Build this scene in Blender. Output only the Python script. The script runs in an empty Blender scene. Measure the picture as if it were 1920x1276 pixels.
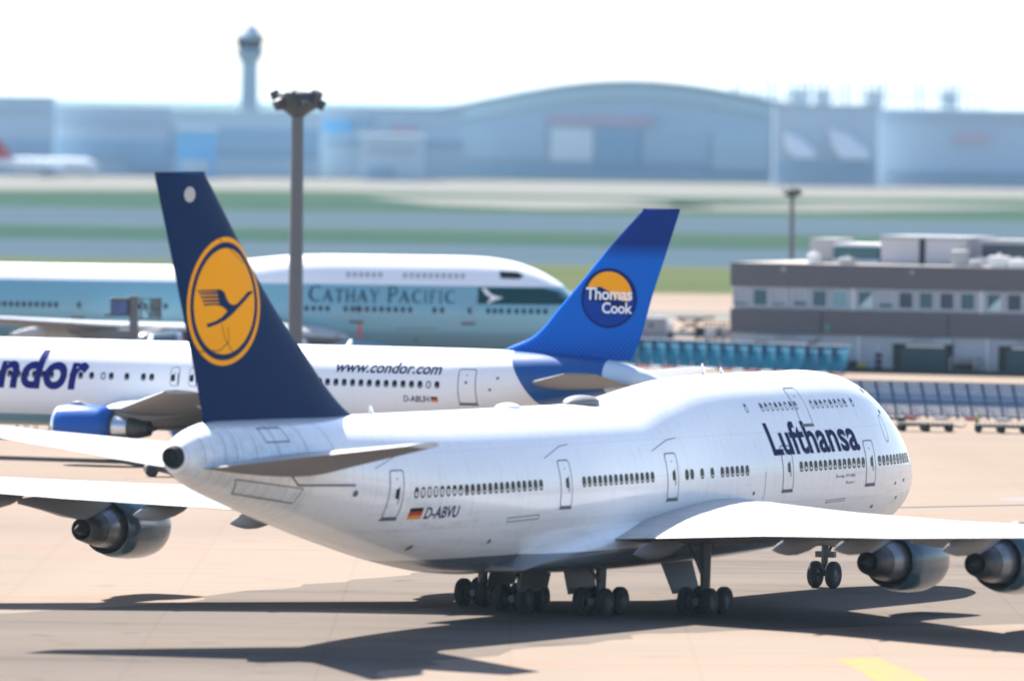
import bpy, bmesh, math, random
import numpy as np
from mathutils import Matrix, Vector

R = math.radians
SC = bpy.context.scene
COL = SC.collection

# ---------------------------------------------------------------- camera, sky, sun, exposure
cam_data = bpy.data.cameras.new("camera")
cam_data.sensor_width = 36.0
cam_data.lens = 16993.0 / 1920 * 36
cam_data.clip_start = 5
cam_data.clip_end = 90000
cam_data.dof.use_dof = True
cam_data.dof.focus_distance = 450
cam_data.dof.aperture_fstop = 0.44
cam_data.dof.aperture_blades = 0
cam = bpy.data.objects.new("camera", cam_data)
COL.objects.link(cam)
cam.matrix_world = Matrix.Translation((0, 0, 22.4625)) @ Matrix.Rotation(R(90) - 0.02659, 4, 'X') @ Matrix.Rotation(0.01257, 4, 'Z')
SC.camera = cam

SUN_EL, SUN_AZ = R(48), R(-32)          # azimuth measured from straight ahead (+Y) towards the right (+X)
world = bpy.data.worlds.new("World")
SC.world = world
world.use_nodes = True
wn = world.node_tree
sky = wn.nodes.new("ShaderNodeTexSky")
sky.sky_type = 'NISHITA'
sky.sun_disc = False
sky.sun_elevation = SUN_EL
sky.sun_rotation = SUN_AZ
sky.air_density = 0.8
sky.dust_density = 0.8
sky.ozone_density = 1.0
wn.nodes["Background"].inputs["Strength"].default_value = 0.085
wn.links.new(sky.outputs[0], wn.nodes["Background"].inputs["Color"])

sun_data = bpy.data.lights.new("sun", 'SUN')
sun_data.energy = 5.0
sun_data.angle = R(0.5)
sun_data.color = (1.0, 0.94, 0.86)
sun = bpy.data.objects.new("sun", sun_data)
COL.objects.link(sun)
_d = Vector((math.sin(SUN_AZ) * math.cos(SUN_EL), math.cos(SUN_AZ) * math.cos(SUN_EL), math.sin(SUN_EL)))
sun.rotation_euler = _d.to_track_quat('Z', 'Y').to_euler()

SC.view_settings.view_transform = 'Standard'
SC.view_settings.look = 'None'
SC.view_settings.exposure = 1.78
SC.view_settings.gamma = 1.0
SC.render.engine = 'CYCLES'
SC.cycles.use_denoising = True
SC.cycles.volume_bounces = 0
SC.cycles.max_bounces = 6
random.seed(7)
# ---------------------------------------------------------------- camera maths (plain numbers, used to find real distances)
CAM_F, CAM_H, CAM_PIT, CAM_ROLL = 16993.0, 22.4625, 0.02659, 0.01257


def pchip(xs, ys):
    xs = np.array(xs, float); ys = np.array(ys, float)
    h = np.diff(xs); d = np.diff(ys) / h
    m = np.zeros_like(xs); m[0] = d[0]; m[-1] = d[-1]
    for i in range(1, len(xs) - 1):
        if d[i - 1] * d[i] > 0:
            w1, w2 = 2 * h[i] + h[i - 1], h[i] + 2 * h[i - 1]
            m[i] = (w1 + w2) / (w1 / d[i - 1] + w2 / d[i])

    def f(x):
        x = np.clip(np.asarray(x, float), xs[0], xs[-1])
        i = np.clip(np.searchsorted(xs, x) - 1, 0, len(xs) - 2)
        t = (x - xs[i]) / h[i]
        return ((1 + 2 * t) * (1 - t) ** 2 * ys[i] + t * (1 - t) ** 2 * h[i] * m[i]
                + t * t * (3 - 2 * t) * ys[i + 1] + t * t * (t - 1) * h[i] * m[i + 1])
    return f


class Hull:
    """Fuselage skin: an ellipse at every station s (metres aft of the nose), with an optional upper lobe."""

    def __init__(self, top, bot, wid, s0, length, lobe_top=None, lobe_r=None, blend=1.1):
        self.top, self.bot, self.wid = pchip(*top), pchip(*bot), pchip(*wid)
        self.lt = pchip(*lobe_top) if lobe_top else None
        self.lr = pchip(*lobe_r) if lobe_r else None
        self.s0, self.L, self.k = s0, length, blend

    def F(self, s, y, z):
        t, b, w = self.top(s), self.bot(s), self.wid(s)
        zc, h = (t + b) / 2, np.maximum((t - b) / 2, 1e-3)
        w = np.maximum(w, 1e-3)
        d = (np.sqrt((y / w) ** 2 + ((z - zc) / h) ** 2) - 1) * np.minimum(w, h)
        if self.lt is not None:
            r = self.lr(s)
            e = np.hypot(y, z - (self.lt(s) - r)) - r
            k = self.k
            q = np.maximum(k - np.abs(d - e), 0) / k
            on = np.clip((self.lt(s) - t) / .25, 0, 1)
            m = np.minimum(d, e) - q * q * k * .25 * on
            d = np.where(on > 0, m, d)
        return d

    def half(self, s, z):
        """half width of the skin at station s and height z"""
        s = np.asarray(s, float); z = np.asarray(z, float)
        a = np.zeros(np.broadcast(s, z).shape); b = a + 6.0
        for _ in range(40):
            m = (a + b) / 2
            ins = self.F(s, m, z) < 0
            a = np.where(ins, m, a); b = np.where(ins, b, m)
        return (a + b) / 2

    def ring(self, s, n):
        """ray cast n points round station s"""
        t, b = float(self.top(s)), float(self.bot(s))
        zc = (t + b) / 2
        th = np.arange(n) * 2 * np.pi / n
        a = np.zeros(n); c = a + 9.0
        for _ in range(44):
            m = (a + c) / 2
            ins = self.F(s, m * np.sin(th), zc + m * np.cos(th)) < 0
            a = np.where(ins, m, a); c = np.where(ins, c, m)
        r = (a + c) / 2
        return r * np.sin(th), zc + r * np.cos(th)

    def on(self, s, z, side, off=0.012):
        """points on the skin (side -1 starboard, +1 port) pushed out by off, in the plane's own axes"""
        s = np.atleast_1d(np.asarray(s, float)); z = np.atleast_1d(np.asarray(z, float))
        y = self.half(s, z)
        e = .02
        gs = (self.F(s + e, y, z) - self.F(s - e, y, z)); gy = (self.F(s, y + e, z) - self.F(s, y - e, z)); gz = (self.F(s, y, z + e) - self.F(s, y, z - e))
        g = np.sqrt(gs ** 2 + gy ** 2 + gz ** 2) + 1e-9
        s2, y2, z2 = s + off * gs / g, y + off * gy / g, z + off * gz / g
        return np.stack([self.s0 - s2, side * y2, z2], 1)


JUMBO = Hull(
    top=([0, .25, .8, 1.8, 3, 5, 7.5, 10, 13, 40, 56, 62, 65.5, 67, 68, 68.6], [4.75, 5.45, 6.2, 7.05, 7.75, 8.5, 8.95, 9.1, 9.15, 9.15, 9.2, 9.25, 9.22, 9.0, 8.65, 8.3]),
    bot=([0, .25, .8, 1.8, 3, 5, 8, 12, 43, 46, 50, 55, 60, 64, 67, 68.6], [4.75, 4.15, 3.65, 3.15, 2.75, 2.38, 2.12, 2.1, 2.1, 2.25, 2.75, 3.7, 4.8, 5.75, 6.55, 7.2]),
    wid=([0, .25, .8, 1.8, 3, 5, 8, 11, 42, 48, 53, 58, 62, 65.5, 67.3, 68.6], [0.02, .75, 1.3, 1.88, 2.35, 2.83, 3.17, 3.25, 3.25, 3.15, 2.9, 2.45, 1.95, 1.4, 1.05, .5]),
    lobe_top=([0, 2, 3, 4.2, 5.5, 7, 9, 11, 20, 24, 26.5, 29, 31.5, 36, 44, 70], [4, 7.1, 8.0, 8.8, 9.42, 9.85, 10.1, 10.17, 10.17, 10.05, 9.75, 9.33, 9.1, 8.95, 8.0, 7.0]),
    lobe_r=([0, 3, 5.5, 8, 24, 34, 44, 70], [.6, 1.3, 1.85, 2.25, 2.25, 2.5, 1.0, .3]),
    s0=30, length=68.6)

TWIN = Hull(
    top=([0, .3, 1, 2, 3.5, 5, 7, 40, 46, 50, 52.6, 53.67], [4.1, 4.75, 5.35, 5.9, 6.75, 7.2, 7.38, 7.38, 7.3, 6.95, 6.35, 5.85]),
    bot=([0, .3, 1, 2, 3.5, 6, 33, 37, 42, 47, 51, 53.67], [4.1, 3.45, 2.95, 2.5, 2.15, 1.98, 1.98, 2.25, 3.1, 4.15, 5.0, 5.5]),
    wid=([0, .3, 1, 2, 3.5, 6, 34, 40, 45, 49, 52, 53.67], [.02, .7, 1.2, 1.65, 2.1, 2.5, 2.515, 2.4, 1.95, 1.3, .7, .2]),
    s0=25, length=53.67)

MAIN = (4.1796, 400.076, 1.09225)
CONDOR = (-17.2085, 554.131, 2.71741)
CATHAY = (-23.2, 709.5, -0.08)


def cam_axes():
    c, s = math.cos(CAM_PIT), math.sin(CAM_PIT)
    F_ = np.array([0, c, -s]); U0 = np.array([0, s, c]); R0 = np.array([1., 0, 0])
    cr, sr = math.cos(CAM_ROLL), math.sin(CAM_ROLL)
    return F_, R0 * cr + U0 * sr, U0 * cr - R0 * sr


def ray(u, v):
    F_, R_, U_ = cam_axes()
    d = F_ + R_ * (u - 960) / CAM_F - U_ * (v - 638) / CAM_F
    return np.array([0, 0, CAM_H]), d


def at_depth(u, v, Y):
    o, d = ray(u, v)
    return o + d * (Y / d[1])


def on_ground(u, v, z=0.0):
    o, d = ray(u, v)
    return o + d * ((z - CAM_H) / d[2])


def project(p):
    F_, R_, U_ = cam_axes()
    q = np.asarray(p, float) - np.array([0, 0, CAM_H])
    w = q @ F_
    return 960 + CAM_F * (q @ R_) / w, 638 - CAM_F * (q @ U_) / w
# ---------------------------------------------------------------- object helpers
def tag(o, label=None, cat=None, group=None, kind=None):
    if label: o['label'] = label
    if cat: o['category'] = cat
    if group: o['group'] = group
    if kind: o['kind'] = kind
    return o


def empty(name, loc=(0, 0, 0), rz=0.0, label=None, cat=None, group=None):
    o = bpy.data.objects.new(name, None)
    COL.objects.link(o)
    o.location = loc
    o.rotation_euler = (0, 0, rz)
    return tag(o, label, cat, group)


def copy_tree(o, parent=None):
    c = o.copy()
    COL.objects.link(c)
    c.parent = parent
    for ch in list(o.children):
        copy_tree(ch, c)
    return c


class MB:
    """collects faces and links them as one mesh object"""

    def __init__(self):
        self.v, self.f, self.m, self.s = [], [], [], []

    def add(self, verts, faces, mi=0, smooth=False):
        b = len(self.v)
        self.v += [tuple(map(float, p)) for p in verts]
        for f in faces:
            self.f.append(tuple(i + b for i in f)); self.m.append(mi); self.s.append(smooth)
        return self

    def box(self, c, d, mi=0, rz=0.0, bev=0.0):
        x, y, z = d[0] / 2, d[1] / 2, d[2] / 2
        P = []
        if bev <= 0:
            for sx, sy, sz in [(-1, -1, -1), (1, -1, -1), (1, 1, -1), (-1, 1, -1), (-1, -1, 1), (1, -1, 1), (1, 1, 1), (-1, 1, 1)]:
                P.append((sx * x, sy * y, sz * z))
            F = [(0, 3, 2, 1), (4, 5, 6, 7), (0, 1, 5, 4), (1, 2, 6, 5), (2, 3, 7, 6), (3, 0, 4, 7)]
        else:
            prof = [(-z, bev), (-z + bev, 0), (z - bev, 0), (z, bev)]
            for zz, ins in prof:
                a, b = x - ins, y - ins
                k = bev
                P += [(a - k, -b, zz), (a, -b + k, zz), (a, b - k, zz), (a - k, b, zz), (-a + k, b, zz), (-a, b - k, zz), (-a, -b + k, zz), (-a + k, -b, zz)]
            F = [tuple(range(7, -1, -1)), tuple(range(24, 32))]
            for r in range(3):
                for i in range(8):
                    j = (i + 1) % 8
                    F.append((r * 8 + i, r * 8 + j, r * 8 + 8 + j, r * 8 + 8 + i))
        cr, sr = math.cos(rz), math.sin(rz)
        P = [(c[0] + p[0] * cr - p[1] * sr, c[1] + p[0] * sr + p[1] * cr, c[2] + p[2]) for p in P]
        return self.add(P, F, mi)

    def tube(self, pts, rad, n=10, mi=0, caps=True):
        """tube through points; rad a number or one per point"""
        pts = [Vector(p) for p in pts]
        rad = [rad] * len(pts) if not hasattr(rad, '__len__') else rad
        P, F = [], []
        for i, p in enumerate(pts):
            t = (pts[min(i + 1, len(pts) - 1)] - pts[max(i - 1, 0)]).normalized()
            a = t.cross(Vector((0, 0, 1)))
            if a.length < 1e-3: a = t.cross(Vector((1, 0, 0)))
            a.normalize(); b = t.cross(a)
            for k in range(n):
                q = p + (a * math.cos(2 * math.pi * k / n) + b * math.sin(2 * math.pi * k / n)) * rad[i]
                P.append(tuple(q))
        for i in range(len(pts) - 1):
            for k in range(n):
                j = (k + 1) % n
                F.append((i * n + k, i * n + j, (i + 1) * n + j, (i + 1) * n + k))
        self.add(P, F, mi, True)
        if caps:
            e = (len(pts) - 1) * n
            self.add(P[:n], [tuple(range(n - 1, -1, -1))], mi)
            self.add(P[e:], [tuple(range(n))], mi)
        return self

    def revolve(self, prof, o, axis='x', n=40, mi=0, mis=None, flip=1):
        """prof: (distance along the axis, radius)"""
        P, F = [], []
        for a, r in prof:
            for k in range(n):
                t = 2 * math.pi * k / n
                c, s = r * math.cos(t), r * math.sin(t)
                P.append((o[0] + flip * a, o[1] + c, o[2] + s) if axis == 'x' else ((o[0] + c, o[1] + flip * a, o[2] + s) if axis == 'y' else (o[0] + c, o[1] + s, o[2] + flip * a)))
        for i in range(len(prof) - 1):
            G = []
            for k in range(n):
                j = (k + 1) % n
                G.append((i * n + k, i * n + j, (i + 1) * n + j, (i + 1) * n + k))
            b = len(self.v) if i == 0 else b0
            if i == 0:
                b0 = len(self.v); self.v += P
            for f in G:
                self.f.append(tuple(q + b0 for q in f)); self.m.append(mis[i] if mis else mi); self.s.append(True)
        return self

    def loft(self, rings, mi=0, cap=True, smooth=True, closed=True):
        n = len(rings[0]); P = [p for r in rings for p in r]; F = []
        for i in range(len(rings) - 1):
            for k in range(n if closed else n - 1):
                j = (k + 1) % n
                F.append((i * n + k, i * n + j, (i + 1) * n + j, (i + 1) * n + k))
        self.add(P, F, mi, smooth)
        if cap:
            self.add(rings[0], [tuple(range(n - 1, -1, -1))], mi)
            self.add(rings[-1], [tuple(range(n))], mi)
        return self

    def build(self, name, mats, parent=None, loc=None, fix=True):
        me = bpy.data.meshes.new(name)
        me.from_pydata(self.v, [], self.f)
        for m in (mats if isinstance(mats, (list, tuple)) else [mats]): me.materials.append(m)
        me.polygons.foreach_set('material_index', self.m)
        me.polygons.foreach_set('use_smooth', self.s)
        if fix:
            bm = bmesh.new(); bm.from_mesh(me)
            bmesh.ops.recalc_face_normals(bm, faces=bm.faces[:])
            bm.to_mesh(me); bm.free()
        me.update()
        o = bpy.data.objects.new(name, me)
        COL.objects.link(o)
        if parent: o.parent = parent
        if loc: o.location = loc
        return o


# ---------------------------------------------------------------- flat shapes wrapped onto curved skins
def shapes_mesh(loops_list, step):
    """loops_list: list of shapes, each a list of 2D loops (first outer, others holes) -> (verts2d, faces), cut finely"""
    from mathutils.geometry import tessellate_polygon
    bm = bmesh.new()
    for loops in loops_list:
        L3 = [[Vector((p[0], p[1], 0)) for p in lp] for lp in loops]
        flat = [p for lp in L3 for p in lp]
        vs = [bm.verts.new(p) for p in flat]
        for t in tessellate_polygon(L3):
            try: bm.faces.new([vs[i] for i in t])
            except ValueError: pass
    return cut_mesh(bm, step)


def cut_mesh(bm, step):
    if len(bm.verts) == 0: return [], []
    xs = [v.co.x for v in bm.verts]; ys = [v.co.y for v in bm.verts]
    for axis, lo, hi, st in ((0, min(xs), max(xs), step[0]), (1, min(ys), max(ys), step[1])):
        if not st: continue
        q = math.ceil(lo / st) * st
        while q < hi:
            co = (q, 0, 0) if axis == 0 else (0, q, 0)
            no = (1, 0, 0) if axis == 0 else (0, 1, 0)
            bmesh.ops.bisect_plane(bm, geom=bm.verts[:] + bm.edges[:] + bm.faces[:], plane_co=co, plane_no=no, dist=1e-5)
            q += st
    bm.verts.index_update()
    v = [(p.co.x, p.co.y) for p in bm.verts]
    f = [tuple(p.index for p in fc.verts) for fc in bm.faces]
    bm.free()
    return v, f


def text_mesh(txt, bold=0.0, shear=0.0, spacing=1.0, step=(0, 0), box=None, flip=False):
    """lettering outlines scaled into box = (x0, x1, y0, y1); flip mirrors it so it reads with x running backwards"""
    cu = bpy.data.curves.new("lettering", 'FONT')
    cu.body = txt; cu.size = 1; cu.offset = bold; cu.shear = shear; cu.space_character = spacing
    cu.resolution_u = 4
    ob = bpy.data.objects.new("lettering", cu)
    COL.objects.link(ob)
    dg = bpy.context.evaluated_depsgraph_get()
    me = ob.evaluated_get(dg).to_mesh()
    bm = bmesh.new(); bm.from_mesh(me)
    ob.evaluated_get(dg).to_mesh_clear()
    bpy.data.objects.remove(ob); bpy.data.curves.remove(cu)
    xs = [v.co.x for v in bm.verts]; ys = [v.co.y for v in bm.verts]
    x0, x1, y0, y1 = min(xs), max(xs), min(ys), max(ys)
    for v in bm.verts:
        a = (v.co.x - x0) / (x1 - x0); b = (v.co.y - y0) / (y1 - y0)
        if flip: a = 1 - a
        v.co = (box[0] + a * (box[1] - box[0]), box[2] + b * (box[3] - box[2]), 0)
    return cut_mesh(bm, step)


def rrect(x0, x1, y0, y1, r, n=4):
    P = []
    for cx, cy, a0 in ((x1 - r, y1 - r, 0), (x0 + r, y1 - r, 90), (x0 + r, y0 + r, 180), (x1 - r, y0 + r, 270)):
        for k in range(n + 1):
            a = R(a0 + 90 * k / n)
            P.append((cx + r * math.cos(a), cy + r * math.sin(a)))
    return P


def circ(cx, cy, rx, ry=None, n=48):
    ry = ry or rx
    return [(cx + rx * math.cos(2 * math.pi * k / n), cy + ry * math.sin(2 * math.pi * k / n)) for k in range(n)]


def strip(pts, w):
    """a ribbon of width w along a 2D polyline, as one loop"""
    L, Rr = [], []
    for i, p in enumerate(pts):
        a = pts[max(i - 1, 0)]; b = pts[min(i + 1, len(pts) - 1)]
        dx, dy = b[0] - a[0], b[1] - a[1]
        l = math.hypot(dx, dy) or 1
        nx, ny = -dy / l * w / 2, dx / l * w / 2
        L.append((p[0] + nx, p[1] + ny)); Rr.append((p[0] - nx, p[1] - ny))
    return L + Rr[::-1]


def outline(pts, w):
    """a closed thin frame: outer and inner loop"""
    n = len(pts); o, i = [], []
    area = sum(pts[k][0] * pts[(k + 1) % n][1] - pts[(k + 1) % n][0] * pts[k][1] for k in range(n))
    sg = 1 if area > 0 else -1
    for k in range(n):
        a, p, b = pts[k - 1], pts[k], pts[(k + 1) % n]
        d1 = Vector((p[0] - a[0], p[1] - a[1])).normalized(); d2 = Vector((b[0] - p[0], b[1] - p[1])).normalized()
        m = Vector((-d1.y - d2.y, d1.x + d2.x)); m = m.normalized() * sg * w / 2 / max(.4, math.sqrt(max(0, (1 + d1.dot(d2)) / 2)))
        i.append((p[0] + m.x, p[1] + m.y)); o.append((p[0] - m.x, p[1] - m.y))
    return [o, i]


def wrap(mb, vf, fn, mi=0):
    v, f = vf
    if not v: return mb
    a = np.array(v)
    return mb.add(fn(a[:, 0], a[:, 1]), f, mi, True)


# ---------------------------------------------------------------- node helper
class X:
    """tiny expression wrapper over shader math nodes"""
    def __init__(s, nt, sock): s.nt, s.k = nt, sock

    def _op(s, op, o=None, o2=None, clamp=False):
        n = s.nt.nodes.new("ShaderNodeMath"); n.operation = op; n.use_clamp = clamp
        for i, q in enumerate((s, o, o2)):
            if q is None: continue
            if isinstance(q, X): s.nt.links.new(q.k, n.inputs[i])
            else: n.inputs[i].default_value = q
        return X(s.nt, n.outputs[0])
    def __add__(s, o): return s._op('ADD', o)
    def __sub__(s, o): return s._op('SUBTRACT', o)
    def __mul__(s, o): return s._op('MULTIPLY', o)
    def gt(s, o): return s._op('GREATER_THAN', o)
    def lt(s, o): return s._op('LESS_THAN', o)
    def soft(s, a, b):
        n = s.nt.nodes.new("ShaderNodeMapRange"); n.inputs[1].default_value = a; n.inputs[2].default_value = b
        s.nt.links.new(s.k, n.inputs[0]); return X(s.nt, n.outputs[0])


class Mat:
    def __init__(s, name, color=(.8, .8, .8), rough=.5, metal=0.0, coat=0.0, spec=None):
        s.m = bpy.data.materials.new(name); s.m.use_nodes = True
        s.nt = s.m.node_tree; s.b = s.nt.nodes["Principled BSDF"]
        s.b.inputs["Base Color"].default_value = (*color, 1)
        s.b.inputs["Roughness"].default_value = rough
        s.b.inputs["Metallic"].default_value = metal
        if coat: s.b.inputs["Coat Weight"].default_value = coat; s.b.inputs["Coat Roughness"].default_value = .08
        if spec is not None: s.b.inputs["Specular IOR Level"].default_value = spec
        s.col = None; s.base = color

    def obj(s):
        n = s.nt.nodes.new("ShaderNodeTexCoord"); sep = s.nt.nodes.new("ShaderNodeSeparateXYZ")
        s.nt.links.new(n.outputs["Object"], sep.inputs[0]); s.tc = n
        return [X(s.nt, sep.outputs[i]) for i in range(3)]

    def pos(s):
        n = s.nt.nodes.new("ShaderNodeNewGeometry"); sep = s.nt.nodes.new("ShaderNodeSeparateXYZ")
        s.nt.links.new(n.outputs["Position"], sep.inputs[0])
        return [X(s.nt, sep.outputs[i]) for i in range(3)]

    def noise(s, scale, detail=3, stretch=(1, 1, 1), rough=.55, src="Object"):
        tc = s.nt.nodes.new("ShaderNodeTexCoord"); mp = s.nt.nodes.new("ShaderNodeMapping"); n = s.nt.nodes.new("ShaderNodeTexNoise")
        mp.inputs["Scale"].default_value = stretch
        n.inputs["Scale"].default_value = scale; n.inputs["Detail"].default_value = detail; n.inputs["Roughness"].default_value = rough
        s.nt.links.new(tc.outputs[src], mp.inputs[0]); s.nt.links.new(mp.outputs[0], n.inputs["Vector"])
        return X(s.nt, n.outputs["Fac"])

    def mix(s, fac, color):
        n = s.nt.nodes.new("ShaderNodeMix"); n.data_type = 'RGBA'
        if isinstance(fac, X): s.nt.links.new(fac.k, n.inputs[0])
        else: n.inputs[0].default_value = fac
        if s.col is None: n.inputs[6].default_value = (*s.base, 1)
        else: s.nt.links.new(s.col, n.inputs[6])
        n.inputs[7].default_value = (*color, 1)
        s.col = n.outputs[2]
        s.nt.links.new(s.col, s.b.inputs["Base Color"])
        return s

    def bump(s, h, dist=.02, strength=.5):
        n = s.nt.nodes.new("ShaderNodeBump"); n.inputs["Distance"].default_value = dist; n.inputs["Strength"].default_value = strength
        s.nt.links.new(h.k, n.inputs["Height"]); s.nt.links.new(n.outputs[0], s.b.inputs["Normal"])
        return s

    def rough(s, x):
        s.nt.links.new(x.k, s.b.inputs["Roughness"]); return s


def seams(m, ax, az, pw, ph, depth=.35, line=.03, color=(.25, .26, .28)):
    """thin dark skin-panel seams every pw metres along and ph metres up"""
    a = (ax * (1 / pw))._op('FRACT').lt(line / pw)
    b = (az * (1 / ph))._op('FRACT').lt(line / ph)
    f = a._op('MAXIMUM', b) * depth
    return m.mix(f, color)


# ---------------------------------------------------------------- materials
def make_materials():
    D = {}
    m = Mat("white_aircraft_paint", (.85, .85, .85), .24, coat=.5)
    x, y, z = m.obj()
    m.mix(m.noise(.35, 4, (.25, 1, 1)).soft(.45, .8) * .22, (.55, .54, .53))
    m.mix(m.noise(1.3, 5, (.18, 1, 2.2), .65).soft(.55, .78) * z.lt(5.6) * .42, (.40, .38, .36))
    m.mix(m.noise(2.2, 4, (3.0, 1, .12), .6).soft(.56, .74) * .34, (.43, .42, .40))
    seams(m, x + 3.3, z + .4, 2.54, 1.6, .19, .03)
    aft = x.lt(-30.5)                                                        # unpainted, grubby tail cone panels
    m.mix(aft * m.noise(1.6, 5, (1, .5, 2)).soft(.4, .75) * .4, (.52, .50, .48))
    a2 = (x * (1 / .62))._op('FRACT').lt(.05)
    m.mix(aft * a2 * .45, (.2, .2, .21))
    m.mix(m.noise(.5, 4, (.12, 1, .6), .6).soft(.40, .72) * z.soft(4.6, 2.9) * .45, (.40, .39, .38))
    m.mix((z + m.noise(.1, 1) * .1).lt(3.05), (.13, .155, .18))              # grey painted belly, its shade darkened into the colour
    m.bump(m.noise(1.1, 2, (.5, 1, 1)), .012, .25)
    D['jumbo_white'] = m.m
    m = Mat("wing_grey_paint", (.44, .45, .46), .42, spec=.3)
    x, y, z = m.obj()
    m.mix(m.noise(.6, 4, (1, .2, 1)).soft(.4, .8) * .4, (.30, .295, .28))
    sw = x + y._op('ABSOLUTE') * .42
    seams(m, sw, y, 1.9, 2.6, .75, .06, (.10, .10, .10))
    D['wing'] = m.m
    m = Mat("navy_paint", (.001, .021, .082), .45, spec=.03)
    x, y, z = m.obj()
    m.mix(m.noise(.5, 3, (1, 1, .4)).soft(.4, .8) * .4, (.001, .014, .065))
    D['navy'] = m.m
    D['logo_blue'] = Mat("dark_blue_lettering", (.004, .012, .075), .5, spec=.05).m
    D['violet_blue'] = Mat("blue_lettering", (.006, .008, .15), .5, spec=.05).m
    m = Mat("orange_yellow_paint", (.95, .37, .002), .5, spec=.05)
    m.mix(m.noise(1.2, 3).soft(.4, .8) * .2, (.90, .32, .002))
    D['orange'] = m.m
    D['black'] = Mat("black_paint", (.010, .011, .013), .6, spec=.15).m
    D['red'] = Mat("red_paint", (.45, .02, .02), .5).m
    D['gold'] = Mat("gold_paint", (.75, .28, .01), .5).m
    D['line'] = Mat("door_outline_grey", (.10, .11, .13), .6).m
    D['fineline'] = Mat("thin_seam_grey", (.24, .25, .27), .6).m
    D['glass'] = Mat("dark_cabin_glass", (.006, .009, .015), .25, spec=.2).m
    D['shade'] = Mat("cabin_window_blind", (.70, .70, .70), .5).m
    D['frame'] = Mat("window_frame_metal", (.38, .39, .41), .35, metal=.6).m
    m = Mat("bare_metal", (.62, .63, .65), .28, metal=.9)
    m.mix(m.noise(2.5, 4).soft(.4, .8) * .4, (.4, .38, .36)); D['metal'] = m.m
    m = Mat("burnt_nozzle_metal", (.07, .068, .066), .45, metal=.7)
    m.mix(m.noise(3, 4).soft(.4, .8) * .6, (.05, .045, .045)); D['nozzle'] = m.m
    m = Mat("dull_core_cowl", (.20, .21, .23), .35, metal=.6)
    m.mix(m.noise(3, 4).soft(.4, .8) * .6, (.10, .10, .11)); D['cowl'] = m.m
    D['dark'] = Mat("dark_shadow_cavity", (.012, .012, .014), .8).m
    m = Mat("grey_nacelle_paint", (.035, .075, .105), .26, coat=.4)
    m.mix(m.noise(.8, 4).soft(.4, .8) * .3, (.025, .05, .07)); D['nacelle'] = m.m
    m = Mat("blue_grey_nacelle_paint", (.06, .12, .17), .3, coat=.4)
    m.mix(m.noise(.8, 4).soft(.4, .8) * .3, (.04, .08, .12)); D['nacelle_dark'] = m.m
    D['tyre'] = Mat("tyre_rubber", (.012, .012, .013), .8).m
    D['strut'] = Mat("grey_gear_strut", (.08, .085, .09), .5, metal=.2).m
    D['rim'] = Mat("wheel_rim", (.09, .095, .10), .5, metal=.2).m
    # twin jet
    m = Mat("twin_jet_paint", (.82, .82, .83), .38, coat=.08, spec=.3)
    x, y, z = m.obj()
    m.mix(m.noise(.4, 4, (.25, 1, 1)).soft(.5, .8) * .15, (.6, .6, .6))
    seams(m, x + 1.1, z, 2.8, 1.7, .15, .03)
    m.mix((z).lt(2.75), (.22, .40, .46))  # teal shade along the belly put into the paint
    edge = (x * -1) + (z * .605) - 23.63
    blue = edge.gt(0) * x.gt(-25.3)
    m.mix(blue, (.001, .070, .27))
    tail = x.lt(-25.3)
    m.mix(tail, (.52, .62, .72))
    D['twin_white'] = m.m
    m = Mat("bright_blue_paint", (.001, .115, .52), .4, spec=.03)
    x, y, z = m.obj()
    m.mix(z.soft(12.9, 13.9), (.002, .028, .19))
    lo = z.soft(9.2, 6.6)                                                     # printed dot screen towards the root
    dots = ((x * 3.2 + z * 3.2)._op('FRACT') - .5)._op('ABSOLUTE')._op('MAXIMUM', ((x * 3.2 - z * 3.2)._op('FRACT') - .5)._op('ABSOLUTE'))
    m.mix((dots - lo * .5).lt(.0) * .85, (.003, .035, .22))
    D['bright_blue'] = m.m
    D['nacelle_blue'] = Mat("nacelle_blue_paint", (.001, .080, .36), .3, spec=.3).m
    D['logo_dark'] = Mat("emblem_dark_blue", (.001, .016, .12), .5, spec=.03).m
    D['logo_mid'] = Mat("emblem_mid_blue", (.001, .04, .28), .5, spec=.03).m
    D['white'] = Mat("white_lettering", (.82, .82, .82), .4).m
    # far jumbo
    m = Mat("pale_green_jumbo_paint", (.17, .37, .44), .3, coat=.35)
    x, y, z = m.obj()
    m.mix(m.noise(.3, 3, (.2, 1, 1)).soft(.4, .8) * .15, (.14, .32, .38))
    m.mix(z.gt(7.9), (.80, .80, .82))
    m.mix(z.lt(4.2), (.18, .30, .35))
    D['far_jumbo'] = m.m
    D['teal_lettering'] = Mat("dark_teal_lettering", (.006, .045, .075), .5, spec=.05).m
    D['teal'] = Mat("deep_green_patch", (.002, .045, .058), .5, spec=.05).m
    D['under'] = Mat("shade_darkened_grey", (.17, .172, .178), .5, spec=.2).m  # grey darkened to hold the shade under wings and tailplanes
    return D


M = make_materials()
# ---------------------------------------------------------------- aircraft building blocks (plane axes: x forward, y port, z up)
def hull_mesh(H, name, mat, parent, n=96, extra=()):
    st = np.concatenate([np.linspace(0, 1, 12)[1:] ** 1.7 * 3, np.arange(3.5, H.L - 4, .7), np.linspace(H.L - 4, H.L, 14)])
    rings = []
    for s in st:
        y, z = H.ring(float(s), n)
        rings.append([(H.s0 - s, a, b) for a, b in zip(y, z)])
    mb = MB()
    mb.loft(rings, 0, cap=False)
    tip = (H.s0, 0, float(H.top(0)))
    mb.add(rings[0] + [tip], [(k, (k + 1) % n, n) for k in range(n)], 0, True)
    mb.add(rings[-1], [tuple(range(n))], 0)
    return mb.build(name, [M[mat]], parent)


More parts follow.
